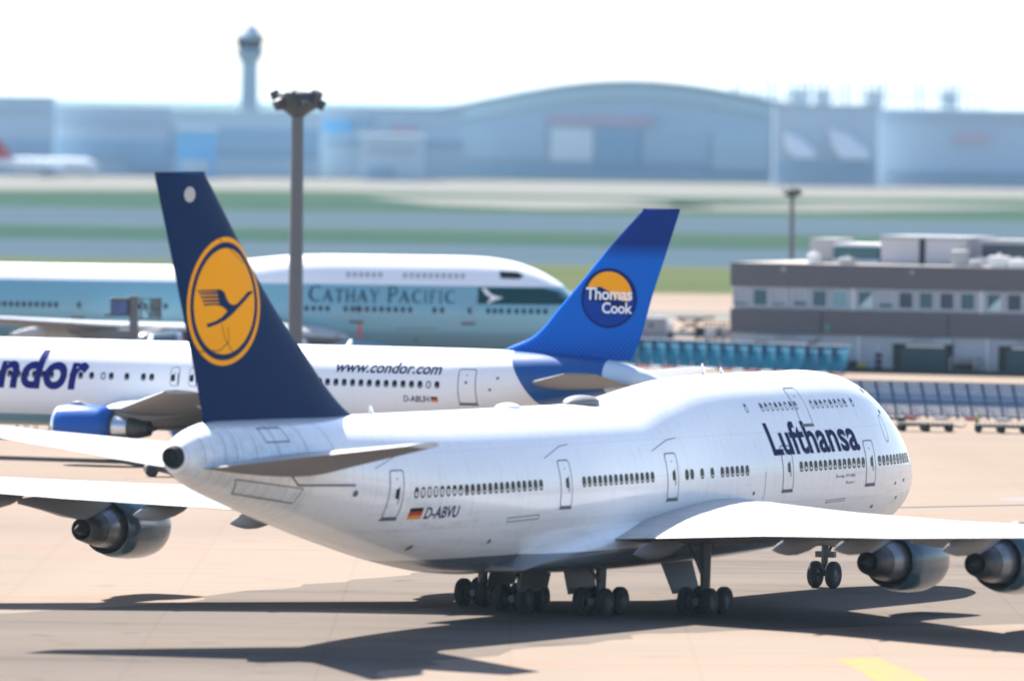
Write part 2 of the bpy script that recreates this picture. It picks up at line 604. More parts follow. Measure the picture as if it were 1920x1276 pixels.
def foil(tc, camber=.012, n=18):
    """unit chord airfoil: closed loop of (x, z), upper surface from the trailing edge forward, then the lower back"""
    xs = (1 - np.cos(np.linspace(0, np.pi, n))) / 2
    yt = 5 * tc * (.2969 * np.sqrt(xs) - .126 * xs - .3516 * xs ** 2 + .2843 * xs ** 3 - .1030 * xs ** 4)
    p = .4
    yc = np.where(xs < p, camber / p ** 2 * (2 * p * xs - xs ** 2), camber / (1 - p) ** 2 * (1 - 2 * p + 2 * p * xs - xs ** 2))
    up = list(zip(xs[::-1], (yc + yt)[::-1])); lo = list(zip(xs[1:], (yc - yt)[1:]))
    return up + lo


def wing_mesh(secs, s0, side, name, mats, parent, camber=.012, split=False, dz=0.0, subdiv=3):
    """secs: (s of leading edge, y, z of leading edge, s of trailing edge, z of trailing edge, thickness ratio)"""
    fine = []
    for a, b in zip(secs[:-1], secs[1:]):
        for k in range(subdiv):
            t = k / subdiv
            fine.append([a[i] + (b[i] - a[i]) * t for i in range(6)])
    fine.append(list(secs[-1]))
    rings = []
    ymax = secs[-1][1]
    for le, y, zl, te, zt, tc in fine:
        c = te - le
        r = []
        for q, h in foil(tc, camber):
            r.append((s0 - (le + c * q), side * y, zl + (zt - zl) * q + h * c + dz * (y / ymax)))
        rings.append(r)
    mb = MB()
    n = len(rings[0]); half = n // 2
    P = [p for r in rings for p in r]
    F, mi = [], []
    for i in range(len(rings) - 1):
        for k in range(n):
            j = (k + 1) % n
            F.append((i * n + k, i * n + j, (i + 1) * n + j, (i + 1) * n + k)); mi.append(0 if k < half else 1)
    b0 = len(mb.v); mb.v += P
    for f, q in zip(F, mi):
        mb.f.append(f); mb.m.append(q if split else 0); mb.s.append(True)
    mb.add(rings[-1], [tuple(range(n))], 0)
    return mb.build(name, [M[k] for k in mats], parent)


def fin_tools(le, te, s0, tc=.10):
    """le, te: lists of (s, z) up the fin. Returns half-thickness function and the mesh rings"""
    fl = pchip([p[1] for p in le], [p[0] for p in le]); ft = pchip([p[1] for p in te], [p[0] for p in te])

    def half(s, z):
        a, b = fl(z), ft(z)
        q = np.clip((s - a) / (b - a), 0, 1)
        c = np.minimum(b - a, 9.0)
        return 5 * tc * c * (.2969 * np.sqrt(q) - .126 * q - .3516 * q ** 2 + .2843 * q ** 3 - .1030 * q ** 4)

    def on(side, off):
        return lambda s, z: np.stack([s0 - s, side * (half(s, z) + off), z], 1)

    def mesh(name, mat, parent, z0, z1, n=16, rows=40):
        rings = []
        for z in np.linspace(z0, z1, rows):
            a, b = float(fl(z)), float(ft(z))
            qs = (1 - np.cos(np.linspace(0, np.pi, n))) / 2
            up = [(s0 - (a + (b - a) * q), float(half(a + (b - a) * q, z)), z) for q in qs]
            rings.append(up + [(p[0], -p[1] if 0 < i else p[1], p[2]) for i, p in list(enumerate(up))[-2:0:-1]])
        a, b = float(fl(z1)), float(ft(z1))
        mb = MB().loft(rings, 0, cap=False)
        mb.add([(p[0], p[1] * .35, p[2] + .12) for p in rings[-1]] + rings[-1], [tuple(range(len(rings[-1])))], 0)
        m = len(rings[-1])
        mb.add([(p[0], p[1] * .35, p[2] + .12) for p in rings[-1]] + rings[-1], [(k, (k + 1) % m, m + (k + 1) % m, m + k) for k in range(m)], 0, True)
        return mb.build(name, [M[mat]], parent)
    return half, on, mesh


WINDOW = rrect(-.17, .17, -.235, .235, .15, 3)
PANE = rrect(-.125, .125, -.19, .19, .115, 3)


def cabin_window(H, s, z, side, parent, blind=0.0, size=1.0, frame=True):
    mb = MB()
    W = [(s + p[0] * size, z + p[1] * size) for p in WINDOW]; P = [(s + p[0] * size, z + p[1] * size) for p in PANE]
    if frame: wrap(mb, shapes_mesh([[W, P]], (0, .25)), lambda a, b: H.on(a, b, side, .014), 1)
    wrap(mb, shapes_mesh([[P]], (0, .25)), lambda a, b: H.on(a, b, side, .006), 0)
    if blind:
        B = [(s + (.105) * q * size, z + zz * size) for q, zz in ((-1, -.15), (1, -.15), (1, -.15 + .32 * blind), (-1, -.15 + .32 * blind))]
        wrap(mb, shapes_mesh([[B]], (0, .25)), lambda a, b: H.on(a, b, side, .010), 2)
    return mb.build("window", [M['glass'], M['black'] if frame is True else M[frame], M['shade']], parent, fix=False)


def cabin_door(H, s, side, parent, z0=4.97, z1=7.0, w=1.1, paint='jumbo_white', win=True, wz=6.0, line='line', sill=True, lean=0.0, hatch=False, lw=.055):
    mb = MB()
    f = lambda off: (lambda a, b: H.on(a + lean * (b - z0), b, side, off))
    o = rrect(s - w / 2, s + w / 2, z0, z1, .18); i = rrect(s - w / 2 + lw, s + w / 2 - lw, z0 + lw, z1 - lw, .14)
    wrap(mb, shapes_mesh([[o, i]], (0, .2)), f(.012), 1)
    wrap(mb, shapes_mesh([[i]], (.4, .2)), f(.006), 0)
    if sill: wrap(mb, shapes_mesh([[rrect(s - w / 2 - .02, s + w / 2 + .02, z0 - .1, z0 + .02, .03)]], (0, .2)), f(.02), 1)
    wrap(mb, shapes_mesh([[circ(s, z1 - .38, .045, n=10)]], (0, 0)), f(.013), 1)
    d = mb.build("door", [M[paint], M[line]], parent, fix=False)
    if win:
        g = MB(); k = -1 if side < 0 else 1
        wrap(g, shapes_mesh([[rrect(s - .02 * k - .13 - .1, s - .02 * k + .13 - .1, wz - .22, wz + .22, .11, 3)]], (0, .2)), f(.016), 0)
        g.build("door_window", [M['glass']], d, fix=False)
        g = MB()
        wrap(g, shapes_mesh([[rrect(s + .22 * k - .035, s + .22 * k + .035, wz - .42, wz + .3, .03)]], (0, .2)), f(.02), 0)
        g.build("door_handle", [M['line']], d, fix=False)
    return d


def wheel_mesh(name, r, w, parent, loc):
    mb = MB()
    h = w / 2
    mb.revolve([(-h, r * .55), (-h, r * .80), (-h * .85, r * .93), (-h * .5, r), (h * .5, r), (h * .85, r * .93), (h, r * .80), (h, r * .55)], (0, 0, 0), 'y', 28, 0)
    mb.revolve([(-h * .7, .02), (-h * .7, r * .25), (-h * .45, r * .30), (-h * .5, r * .5), (-h, r * .56)], (0, 0, 0), 'y', 24, 1)
    mb.revolve([(h * .7, .02), (h * .7, r * .25), (h * .45, r * .30), (h * .5, r * .5), (h, r * .56)], (0, 0, 0), 'y', 24, 1)
    return mb.build(name, [M['tyre'], M['rim']], parent, loc)


def engine(parent, s_front, y, z, s0, scale=1.0, cowl='nacelle', lip='metal', core='nozzle', mid='cowl', wing_s=None, wing_z=None, pylon='wing', length=1.0, aft_s=None):
    k = scale
    ox = s0 - s_front
    mb = MB()
    L = length
    prof = [(.9, .0), (.9, .25), (.9, 1.02), (.45, 1.06), (.12, 1.12), (0, 1.2), (.05, 1.29), (.3, 1.39), (.9, 1.47), (1.9 * L, 1.47), (2.9 * L, 1.38), (3.75 * L, 1.18), (3.72 * L, 1.14), (3.0 * L, 1.1), (2.8 * L, .6)]
    mis = [2, 2, 1, 1, 1, 1, 1, 0, 0, 0, 0, 2, 2, 2]
    mb.revolve([(a * k, r * k) for a, r in prof], (ox, y, z), 'x', 48, 0, mis, flip=-1)
    e = mb.build("engine", [M[cowl], M[lip], M['dark']], parent)
    c = MB()
    c.revolve([(2.85 * L * k, .98 * k), (3.75 * L * k, .93 * k), (4.4 * L * k, .84 * k), (4.72 * L * k, .74 * k)], (ox, y, z), 'x', 40, 0, flip=-1)
    c.build("core_cowl", [M[mid]], e)
    c = MB()
    c.revolve([(4.7 * L * k, .76 * k), (5.1 * L * k, .70 * k), (5.95 * L * k, .50 * k), (5.93 * L * k, .46 * k), (5.2 * L * k, .40 * k), (5.2 * L * k, .02)], (ox, y, z), 'x', 36, 0, flip=-1)
    c.build("exhaust_nozzle", [M[core]], e)
    c = MB()
    c.revolve([(5.25 * L * k, .3 * k), (6.0 * L * k, .26 * k), (6.5 * L * k, .06 * k), (6.52 * L * k, .005)], (ox, y, z), 'x', 24, 0, flip=-1)
    c.build("exhaust_plug", [M['dark']], e)
    # pylon: a thin tapering strut from cowl to wing
    aft = aft_s if aft_s else s_front + 9.6 * k
    pts = []
    hw = .26 * k
    stn = [(s_front + .9 * k, z + 1.40 * k, z + 1.50 * k, .05), (s_front + 1.6 * k, z + 1.30 * k, z + 1.62 * k, hw), (s_front + 3.0 * k, z + 1.2 * k, wing_z - .1, hw),
           (s_front + 4.8 * k, z + .70 * k, wing_z, hw), (s_front + 6.0 * k, z + .45 * k, wing_z, hw), (s_front + 7.4 * k, z + .62 * k, wing_z, hw * .85),
           (s_front + 7.4 * k + (aft - s_front - 7.4 * k) * .5, z * .45 + wing_z * .55 + .15, wing_z, hw * .5), (aft, wing_z - .22, wing_z - .05, .04)]
    rings = [[(s0 - s, y - w, a), (s0 - s, y - w, b), (s0 - s, y - w * .5, b + .06), (s0 - s, y + w * .5, b + .06), (s0 - s, y + w, b), (s0 - s, y + w, a)] for s, a, b, w in stn]
    MB().loft(rings, 0, cap=True, smooth=False).build("pylon", [M[pylon]], e)
    return e


def flap_fairing(wing, s_tail, y, z, s0, mat='wing', L=5.6, r=.42):
    prof = [(0, .02), (.06, .25), (.15, .52), (.3, .85), (.5, 1.0), (.72, .85), (.9, .5), (1, .05)]
    rings = []
    for t, w in prof:
        rings.append([(s0 - (s_tail - t * L), y + .62 * r * w * math.cos(a), z + r * w * (1.25 * math.sin(a)) + .28 * t) for a in np.linspace(0, 2 * math.pi, 21)[:-1]])
    return MB().loft(rings, 0).build("flap_fairing", [M[mat]], wing)


def blade_antenna(H, s, parent, h=.45, L=.5, z=None):
    z = z if z is not None else float(H.ring(s, 8)[1][0])
    x = H.s0 - s
    mb = MB()
    mb.loft([[(x + L / 2, 0, z - .05), (x, .05, z - .05), (x - L / 2, 0, z - .05), (x, -.05, z - .05)], [(x - L * .1, 0, z + h), (x - L * .25, .03, z + h), (x - L / 2, 0, z + h), (x - L * .25, -.03, z + h)]], 0)
    return mb.build("antenna", [M['white']], parent)


def dome(parent, s, z, L, w, h, s0, mat, name="antenna_dome"):
    rings = []
    for t in np.linspace(0, 1, 13):
        q = max(math.sin(math.pi * t), .02) ** .6
        rings.append([(s0 - (s + (t - .5) * L), w * q * math.cos(a), z + h * q * math.sin(a)) for a in np.linspace(0, 2 * math.pi, 25)[:-1]])
    return MB().loft(rings, 0).build(name, [M[mat]], parent)


# wings shared by both four-engined jets: (s LE, y, z LE, s TE, z TE, t/c)
JUMBO_WING = [(18.6, 2.2, 3.55, 35.6, 3.40, .13), (20.0, 3.6, 3.72, 35.9, 3.48, .13), (27.4, 12.0, 4.12, 38.6, 4.08, .105), (34.6, 20.2, 4.52, 43.0, 4.50, .092), (44.2, 31.2, 5.25, 48.6, 5.22, .08)]
JUMBO_STAB = [(56.4, .4, 7.25, 67.6, 7.35, .10), (57.6, 1.6, 7.38, 67.9, 7.48, .10), (66.5, 11.0, 8.72, 69.3, 8.74, .085)]


def bogie(parent, s, y, s0, top, wheel_src=None):
    mb = MB()
    x = s0 - s
    mb.tube([(x, y, .62), (x, y, 1.3), (x, y, top)], [.17, .22, .26], 14)
    mb.tube([(x + 1.0, y, .62), (x - 1.0, y, .62)], .16, 10)
    mb.tube([(x, y, 1.9), (x + 1.9, y * .92, top)], .09, 8)
    mb.tube([(x, y, 1.4), (x - 1.7, y, top - .2)], .08, 8)
    mb.tube([(x, y, 2.0), (x, y - math.copysign(1.3, y), top)], .10, 8)
    for dx in (-.74, .74): mb.tube([(x + dx, y - .7, .62), (x + dx, y + .7, .62)], .09, 8)
    g = mb.build("landing_gear", [M['strut']], parent)
    first = None
    for dx in (-.74, .74):
        for dy in (-.56, .56):
            if first is None and wheel_src is None:
                first = wheel_mesh("wheel", .62, .42, g, (x + dx, y + dy, .62))
            else:
                c = (first or wheel_src).copy(); COL.objects.link(c); c.parent = g; c.location = (x + dx, y + dy, .62)
    return g, first or wheel_src


def nose_gear(parent, s, s0, r, top, w=.46, src=None):
    x = s0 - s
    mb = MB()
    mb.tube([(x, 0, r), (x, 0, 1.2), (x + .1, 0, top)], [.11, .16, .18], 12)
    mb.tube([(x, -w - .1, r), (x, w + .1, r)], .08, 8)
    mb.tube([(x, 0, 1.25), (x + 1.5, 0, top)], .07, 8)
    mb.box((x + .12, 0, 1.55), (.3, .95, .28))
    g = mb.build("landing_gear", [M['strut']], parent)
    a = wheel_mesh("wheel", r, .4, g, (x, w, r))
    c = a.copy(); COL.objects.link(c); c.parent = g; c.location = (x, -w, r)
    d = MB()
    for q in (-1, 1): d.box((x + .7, q * .62, top - .25), (1.9, .05, .9))
    d.build("gear_door", [M['under']], g)
    return g


def ensign(H, s0_, s1_, z0, z1, side, parent, lean=0.0):
    """black, red and gold horizontal flag"""
    mb = MB()
    for k, mi in ((2, 0), (1, 1), (0, 2)):
        a, b = z0 + (z1 - z0) * k / 3, z0 + (z1 - z0) * (k + 1) / 3
        wrap(mb, shapes_mesh([[[(s0_, a), (s1_, a), (s1_, b), (s0_, b)]]], (.3, .2)), lambda p, q: H.on(p, q, side, .012), mi)
    return mb.build("flag", [M['black'], M['red'], M['gold']], parent, fix=False)


def lettering(H, txt, s_left, s_right, z0, z1, side, parent, mat, bold=0.0, shear=0.0, spacing=1.0, lean=0.0, name="lettering", off=.013):
    flip = s_left > s_right
    v = text_mesh(txt, bold, shear, spacing, (.8, .14), (min(s_left, s_right), max(s_left, s_right), z0, z1), flip)
    mb = MB()
    wrap(mb, v, lambda a, b: H.on(a + lean * (b - z0), b, side, off), 0)
    return mb.build(name, [M[mat]], parent, fix=False)


# ---------------------------------------------------------------- 1. the near white jumbo
def build_near_jumbo():
    H = JUMBO
    root = empty("jumbo_jet", (MAIN[0], MAIN[1], 0), MAIN[2], "white four-engined jumbo jet with navy tail fin and orange bird emblem, nearest to the viewer", "airliner", "parked airliners")
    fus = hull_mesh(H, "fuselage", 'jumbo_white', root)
    # belly and wing-root fairing
    rings = []
    for t in np.linspace(0, 1, 25):
        s = 17.5 + t * 26
        q = max(math.sin(math.pi * t), 0.0) ** .55
        w = 3.05 + .62 * q; zt = 3.0 + 1.75 * q - .5 * t; zb = 2.3 - .45 * q
        zc, h = (zt + zb) / 2, (zt - zb) / 2
        rings.append([(30 - s, w * math.copysign(abs(math.cos(a)) ** .75, math.cos(a)), zc + h * math.copysign(abs(math.sin(a)) ** .85, math.sin(a))) for a in np.linspace(0, 2 * math.pi, 49)[:-1]])
    MB().loft(rings, 0).build("wing_root_fairing", [M['jumbo_white']], root)
    # windows on the side that shows
    blinds = {0: .55, 1: .9, 2: .9, 3: 1, 4: .75, 5: .7, 6: .6, 7: .5}
    for i in range(22): cabin_window(H, 53.109 - .508 * i, 6.0, -1, root, blinds.get(i, .22 if i % 2 else .12))
    for i in range(14): cabin_window(H, 38.367 - .508 * i, 6.0, -1, root, .12)
    for i in [0, 1, 3, 5, 7, 8, 9, 10, 11, 12]: cabin_window(H, 28.364 - .508 * i, 6.0, -1, root, .15 if i > 1 else 0)
    for i in range(14): cabin_window(H, 28.364 - .508 * (23 + i), 6.0, -1, root, (.2, .4, .3, .15, .3)[i % 5])
    for i in range(10): cabin_window(H, 8.15 - .508 * i, 6.02, -1, root, (.3, .1)[i % 2])
    up = [20.55] + [18.95 - .508 * i for i in range(8)] + [13.7 - .508 * i for i in range(8)] + [9.35]
    for i, s in enumerate(up): cabin_window(H, s, 8.72, -1, root, (.7, .35, .5)[i % 3], .88, 'frame')
    for s in (54.65, 40.05, 29.75, 18.05, 9.2): cabin_door(H, s, -1, root)
    cabin_door(H, 15.0, -1, root, 7.85, 9.5, 1.25, wz=8.72, win=False, lw=.04)
    # thin lines: door gutters, hatches
    def line_part(name, pts, w=.035, closed=False, off=.010):
        sh = outline(pts, w) if closed else [strip(pts, w)]
        return wrap(MB(), shapes_mesh([sh], (.5, .2)), lambda a, b: H.on(a, b, -1, off), 0).build(name, [M['line']], root, fix=False)
    for s in (54.65, 40.05, 29.75): line_part("rain_gutter", [(s + 1.6, 7.1), (s - .2, 7.55), (s - 1.1, 7.62)], .03)
    line_part("hatch_outline", [(45.2, 4.5), (42.4, 4.55), (42.4, 4.72), (45.2, 4.67)], .04, True)
    line_part("hatch_outline", [(13.6, 4.25), (11.6, 4.3), (11.6, 4.4), (13.6, 4.35)], .03, True)
    line_part("hatch_outline", [(65.6, 6.9), (61.2, 6.4), (61.4, 5.8), (65.2, 6.3)], .05, True)
    line_part("hatch_outline", [(63.6, 8.9), (61.9, 8.9), (61.9, 8.35), (63.6, 8.35)], .05, True)
    line_part("skin_seam", [(20.4, 5.9), (20.4, 4.6)], .03)
    line_part("tailplane_seal", [(66.0, 7.30), (62.3, 7.05), (61.6, 6.55), (57.7, 6.45)], .09)
    for s in (67.6, 66.4, 65.7, 64.4, 62.9, 60.8, 58.9): line_part("skin_seam", [(s, 9.0), (s + .06, 8.2), (s + .05, 7.6)], .025)
    for (s, z, r) in ((57.6, 6.1, .14), (51.6, 3.6, .12), (46, 3.7, .1), (37, 3.5, .1), (21.5, 4.95, .09), (6.2, 8.2, .1), (6.9, 9.2, .13), (5.9, 4.9, .08), (4.6, 5.0, .08), (5.2, 4.2, .08), (8.2, 3.9, .09)):
        wrap(MB(), shapes_mesh([[circ(s, z, r * 1.3, r, 14)]], (0, .2)), lambda a, b: H.on(a, b, -1, .011), 0).build("vent_port", [M['line']], root, fix=False)
    line_part("hatch_outline", circ(6.6, 7.45, .34, .62, 28), .035, True)
    mb = MB()
    wrap(mb, shapes_mesh([[[(8.0, 9.05), (5.55, 8.95), (5.5, 9.25), (6.1, 9.52), (7.9, 9.45)]]], (.3, .1)), lambda a, b: H.on(a, b, 1, .012), 0)
    mb.build("cockpit_window", [M['glass']], root, fix=False)
    # writing
    lettering(H, "Lufthansa", 19.3, 10.1, 6.55, 8.04, -1, root, 'logo_blue', .026, 0, 1.02, lean=.22)
    lettering(H, "D-ABVU", 52.15, 49.5, 4.86, 5.36, -1, root, 'logo_blue', .02, .12, 1.0, name="registration")
    ensign(H, 53.35, 52.35, 4.88, 5.36, -1, root)
    lettering(H, "Boeing 747-400", 13.0, 11.0, 5.34, 5.52, -1, root, 'line', .0, 0, 1, name="type_lettering")
    lettering(H, "Bayern", 11.9, 11.0, 5.04, 5.2, -1, root, 'line', .0, 0, 1, name="name_lettering")
    # wings, tailplane
    for side in (-1, 1):
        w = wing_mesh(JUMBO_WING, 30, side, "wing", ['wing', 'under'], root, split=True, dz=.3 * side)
        for (st, y, z) in ((37.9, 5.4, 2.98), (40.3, 13.2, 3.60), (42.2, 17.0, 3.86), (45.4, 23.5, 4.22)):
            flap_fairing(w, st, side * y, z + .3 * side * y / 31, 30, 'under', 5.0, .36)
        for (sf, y, z, wz, wa) in ((21.6, 11.7, 2.42, 4.05, 36.5), (30.2, 20.8, 3.02, 4.45, 42.6)):
            if side > 0 and y > 15: sf, y, z = sf + .9, 22.6, 2.92
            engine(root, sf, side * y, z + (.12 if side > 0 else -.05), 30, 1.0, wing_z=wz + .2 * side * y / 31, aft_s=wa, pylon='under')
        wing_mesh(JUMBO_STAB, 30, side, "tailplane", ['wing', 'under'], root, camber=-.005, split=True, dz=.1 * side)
    # fin with its emblem
    le = [(53.3, 9.0), (54.6, 9.6), (56.37, 10.7), (58.24, 12.11), (60.1, 13.47), (61.95, 15.03), (64.24, 17.23), (66.35, 19.25)]
    te = [(66.2, 9.0), (66.27, 9.27), (67.9, 13.37), (69.29, 16.62), (70.44, 19.25)]
    half, on, mesh = fin_tools(le, te, 30, .095)
    fin = mesh("fin", 'navy', root, 9.0, 19.25)
    mb = MB(); f = lambda o: on(-1, o)
    c = (65.0, 14.1)
    wrap(mb, shapes_mesh([[circ(*c, 2.78, 2.62, 64), circ(*c, 2.56, 2.41, 64)]], (.5, .5)), f(.012), 0)
    wrap(mb, shapes_mesh([[circ(*c, 2.56, 2.41, 64), circ(*c, 2.30, 2.16, 64)]], (.5, .5)), f(.010), 1)
    wrap(mb, shapes_mesh([[circ(*c, 2.30, 2.16, 64)]], (.5, .5)), f(.012), 0)
    def bp(x, y):                                                            # emblem drawing units -> fin
        u, v = 340 + x / 4.725, 430 + y / 4.725
        return (65.0 - (u - 419) / 63.5 * 2.82, 14.1 - (v - 564) / 119.0 * 2.6)
    bird = [(150, 532), (332, 528), (362, 555), (382, 615), (408, 655), (436, 668), (470, 655), (560, 552), (602, 548), (606, 562), (585, 575), (480, 690), (430, 748), (375, 800), (305, 838), (240, 862), (230, 830), (298, 806), (348, 772), (388, 722), (372, 700), (340, 675), (290, 662), (208, 668), (200, 650), (325, 648), (322, 638), (194, 634), (188, 618), (318, 616), (315, 604), (182, 602), (175, 586), (312, 584), (309, 572), (168, 570), (160, 556), (305, 553), (302, 546), (154, 544)]
    wrap(mb, shapes_mesh([[[bp(*p) for p in bird]]], (.5, .5)), f(.020), 1)
    mb.build("emblem", [M['orange'], M['navy']], fin, fix=False)
    mb = MB()
    wrap(mb, shapes_mesh([[strip([bp(395, 860), bp(410, 985), bp(340, 1065), bp(180, 1070)], .035)], [strip([bp(345, 830), bp(375, 960), bp(440, 1080)], .03)]], (.5, .5)), f(.024), 0)
    wrap(mb, shapes_mesh([[strip([(69.6, 18.6), (62.6, 15.2), (58.8, 12.3), (56.9, 10.2)], .03)]], (.5, .5)), f(.012), 0)
    mb.build("rudder_seams", [M['black']], fin, fix=False)
    mb = MB()
    wrap(mb, shapes_mesh([[circ(67.9, 18.45, .42, .32, 20)]], (.3, .3)), f(.014), 0)
    mb.build("fin_light", [M['frame']], fin, fix=False)
    # tail outlet
    mb = MB()
    mb.revolve([(0, .62), (.25, .5), (.55, .40), (.6, .36), (.3, .33), (.3, .01)], (30 - 68.35, 0, 7.86), 'x', 28, 0, [0, 1, 1, 1, 1], flip=-1)
    mb.build("tail_outlet", [M['jumbo_white'], M['dark']], root)
    # antennas on the back
    dome(root, 39.4, 9.13, 1.7, .5, .22, 30, 'white'); dome(root, 32.4, 9.2, 2.7, .7, .33, 30, 'under')
    for s in (20.3, 18.4): blade_antenna(H, s, root, .5 if s > 19 else .28)
    blade_antenna(H, 51.8, root, .35)
    # undercarriage
    src = None
    for (s, y, top) in ((31.0, 5.5, 3.6), (31.0, -5.5, 3.6), (34.1, 1.95, 2.6), (34.1, -1.95, 2.6)):
        g, src = bogie(root, s, y, 30, top, src)
    nose_gear(root, 7.3, 30, .62, 2.6)
    for (s, y, tilt) in ((31.0, 4.1, .5), (31.0, -4.1, -.5), (34.4, 1.0, .2), (34.4, -1.0, -.2)):
        MB().add([(30 - s - 1.5, y, 2.3), (30 - s + 1.5, y, 2.3), (30 - s + 1.3, y + tilt, .95), (30 - s - 1.3, y + tilt, .95), (30 - s - 1.5, y + .06, 2.3), (30 - s + 1.5, y + .06, 2.3), (30 - s + 1.3, y + tilt + .06, .95), (30 - s - 1.3, y + tilt + .06, .95)],
                 [(0, 1, 2, 3), (7, 6, 5, 4), (0, 4, 5, 1), (1, 5, 6, 2), (2, 6, 7, 3), (3, 7, 4, 0)]).build("gear_door", [M['strut']], root)
    return root


# ---------------------------------------------------------------- 2. the white twin jet with the bright blue tail
def build_twin():
    H = TWIN
    root = empty("twin_jet", (CONDOR[0], CONDOR[1], 0), CONDOR[2], "white twin-engined jet with bright blue tail, parked between the two jumbo jets", "airliner", "parked airliners")
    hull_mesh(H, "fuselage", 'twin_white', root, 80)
    z = 5.22
    rows = [40.04 - .559 * i for i in range(18)]
    for i, s in enumerate(rows): cabin_window(H, s, z, 1, root, .9 if i == 1 else .1, .95)
    for s in (30.0, 29.4, 28.8, 28.2, 27.6, 27.1): cabin_window(H, s, z, 1, root, .1, .95)
    for s in (20.87, 20.30, 19.72 - .55 + .0, 18.1, 17.55, 16.75, 16.0, 15.4, 14.85, 14.0, 13.45, 12.8, 12.3, 11.7, 11.1, 10.5): cabin_window(H, s, z, 1, root, .1 if s != 17.55 else .9, .95)
    for s in (22.45, 23.72): cabin_door(H, s, 1, root, 4.72, 5.88, .62, 'twin_white', True, 5.22, sill=False, lw=.04)
    cabin_door(H, 41.95, 1, root, 4.12, 6.22, 1.16, 'twin_white', False, line='line')
    for (s, zz) in ((43.4, 5.0), (43.9, 5.7), (41.9, 5.4), (16.7, 2.55)):
        wrap(MB(), shapes_mesh([[circ(s, zz, .09, n=12)]], (0, 0)), lambda a, b: H.on(a, b, 1, .015), 0).build("vent_port", [M['line']], root, fix=False)
    wrap(MB(), shapes_mesh([[strip([(40.9, 6.72), (42.6, 6.55)], .03)]], (.3, .2)), lambda a, b: H.on(a, b, 1, .011), 0).build("rain_gutter", [M['line']], root, fix=False)
    lettering(H, "condor", 7.25, 16.55, 4.30, 6.72, 1, root, 'violet_blue', .034, .18, 1.05)
    lettering(H, "www.condor.com", 33.2, 40.25, 5.82, 6.5, 1, root, 'logo_blue', .02, .22, 1.0, name="web_address")
    lettering(H, "D-ABUH", 37.85, 39.5, 4.16, 4.54, 1, root, 'logo_blue', .015, 0, 1, name="registration")
    ensign(H, 39.6, 40.05, 4.17, 4.5, 1, root)
    TW = [(15.6, 1.2, 2.75, 28.2, 2.75, .14), (17.2, 2.5, 2.95, 28.4, 2.80, .14), (21.6, 8.2, 3.45, 29.0, 3.45, .115), (32.1, 23.4, 5.1, 34.7, 5.1, .09)]
    TS = [(44.7, .2, 5.35, 51.9, 5.35, .1), (45.6, 1.2, 5.42, 52.0, 5.45, .1), (51.4, 9.2, 6.3, 53.5, 6.32, .08)]
    for side in (-1, 1):
        w = wing_mesh(TW, 25, side, "wing", ['wing', 'under'], root, split=True)
        flap_fairing(w, 32.3, side * 9.6, 3.2, 25, 'wing', 4.5, .34); flap_fairing(w, 33.6, side * 14.5, 3.75, 25, 'wing', 3.8, .28)
        engine(root, 17.3, side * 7.9, 2.30, 25, .93, 'nacelle_blue', 'metal', 'nozzle', wing_z=3.5, aft_s=27.0, pylon='under', length=1.12, mid='metal')
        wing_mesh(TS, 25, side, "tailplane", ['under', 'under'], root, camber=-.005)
    rings = []
    for t in np.linspace(0, 1, 17):
        s = 14.5 + t * 19; q = max(math.sin(math.pi * t), 0) ** .55
        w = 2.3 + .42 * q; zt = 2.5 + .75 * q; zb = 2.2 - .32 * q
        rings.append([(25 - s, w * math.copysign(abs(math.cos(a)) ** .75, math.cos(a)), (zt + zb) / 2 + (zt - zb) / 2 * math.sin(a)) for a in np.linspace(0, 2 * math.pi, 33)[:-1]])
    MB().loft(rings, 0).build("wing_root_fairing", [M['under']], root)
    le = [(42.6, 6.9), (43.36, 7.37), (45.29, 8.22), (47.02, 10.02), (48.75, 11.98), (50.47, 13.94), (52.36, 15.9)]
    te = [(51.2, 6.4), (51.7, 6.9), (53.2, 11.2), (54.79, 15.9)]
    half, on, mesh = fin_tools(le, te, 25, .10)
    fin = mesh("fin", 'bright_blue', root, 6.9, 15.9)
    mb = MB(); f = lambda o: on(1, o)
    c = (50.32, 10.62); r = 1.80
    wrap(mb, shapes_mesh([[circ(*c, r, n=56)]], (.4, .4)), f(.008), 0)
    wrap(mb, shapes_mesh([[circ(c[0], c[1] - .1, r * .9, r * .86, n=56)]], (.4, .4)), f(.012), 1)
    # the orange crescent: inside the disc, above a wavy lower edge
    top = [(c[0] + r * .82 * math.cos(R(a)), c[1] + .12 + r * .82 * math.sin(R(a))) for a in range(-8, 163, 6)]
    low = [(c[0] - 1.05, c[1] + .62), (c[0] - .55, c[1] + .68), (c[0] - .05, c[1] + .45), (c[0] + .35, c[1] + .05), (c[0] + .8, c[1] - .12), (c[0] + 1.2, c[1] - .2)]
    wrap(mb, shapes_mesh([[top + low]], (.4, .4)), f(.016), 2)
    sh = [(c[0] - 1.42, c[1] + .66), (c[0] - 1.0, c[1] + .6), (c[0] - .5, c[1] + .64), (c[0] - .05, c[1] + .42), (c[0] + .4, c[1] + .0), (c[0] + 1.2, c[1] - .28), (c[0] + 1.3, c[1] - .7), (c[0] - 1.3, c[1] - .1)]
    wrap(mb, shapes_mesh([[sh]], (.4, .4)), f(.014), 0)
    mb.build("emblem", [M['logo_dark'], M['logo_mid'], M['orange']], fin, fix=False)
    mb = MB()
    wrap(mb, text_mesh("Thomas", .02, 0, .95, (.5, .3), (c[0] - 1.48, c[0] + 1.5, c[1] - .12, c[1] + .62)), f(.022), 0)
    wrap(mb, text_mesh("Cook", .02, 0, .95, (.5, .3), (c[0] - .42, c[0] + 1.5, c[1] - .92, c[1] - .25)), f(.022), 0)
    mb.build("emblem_lettering", [M['white']], fin, fix=False)
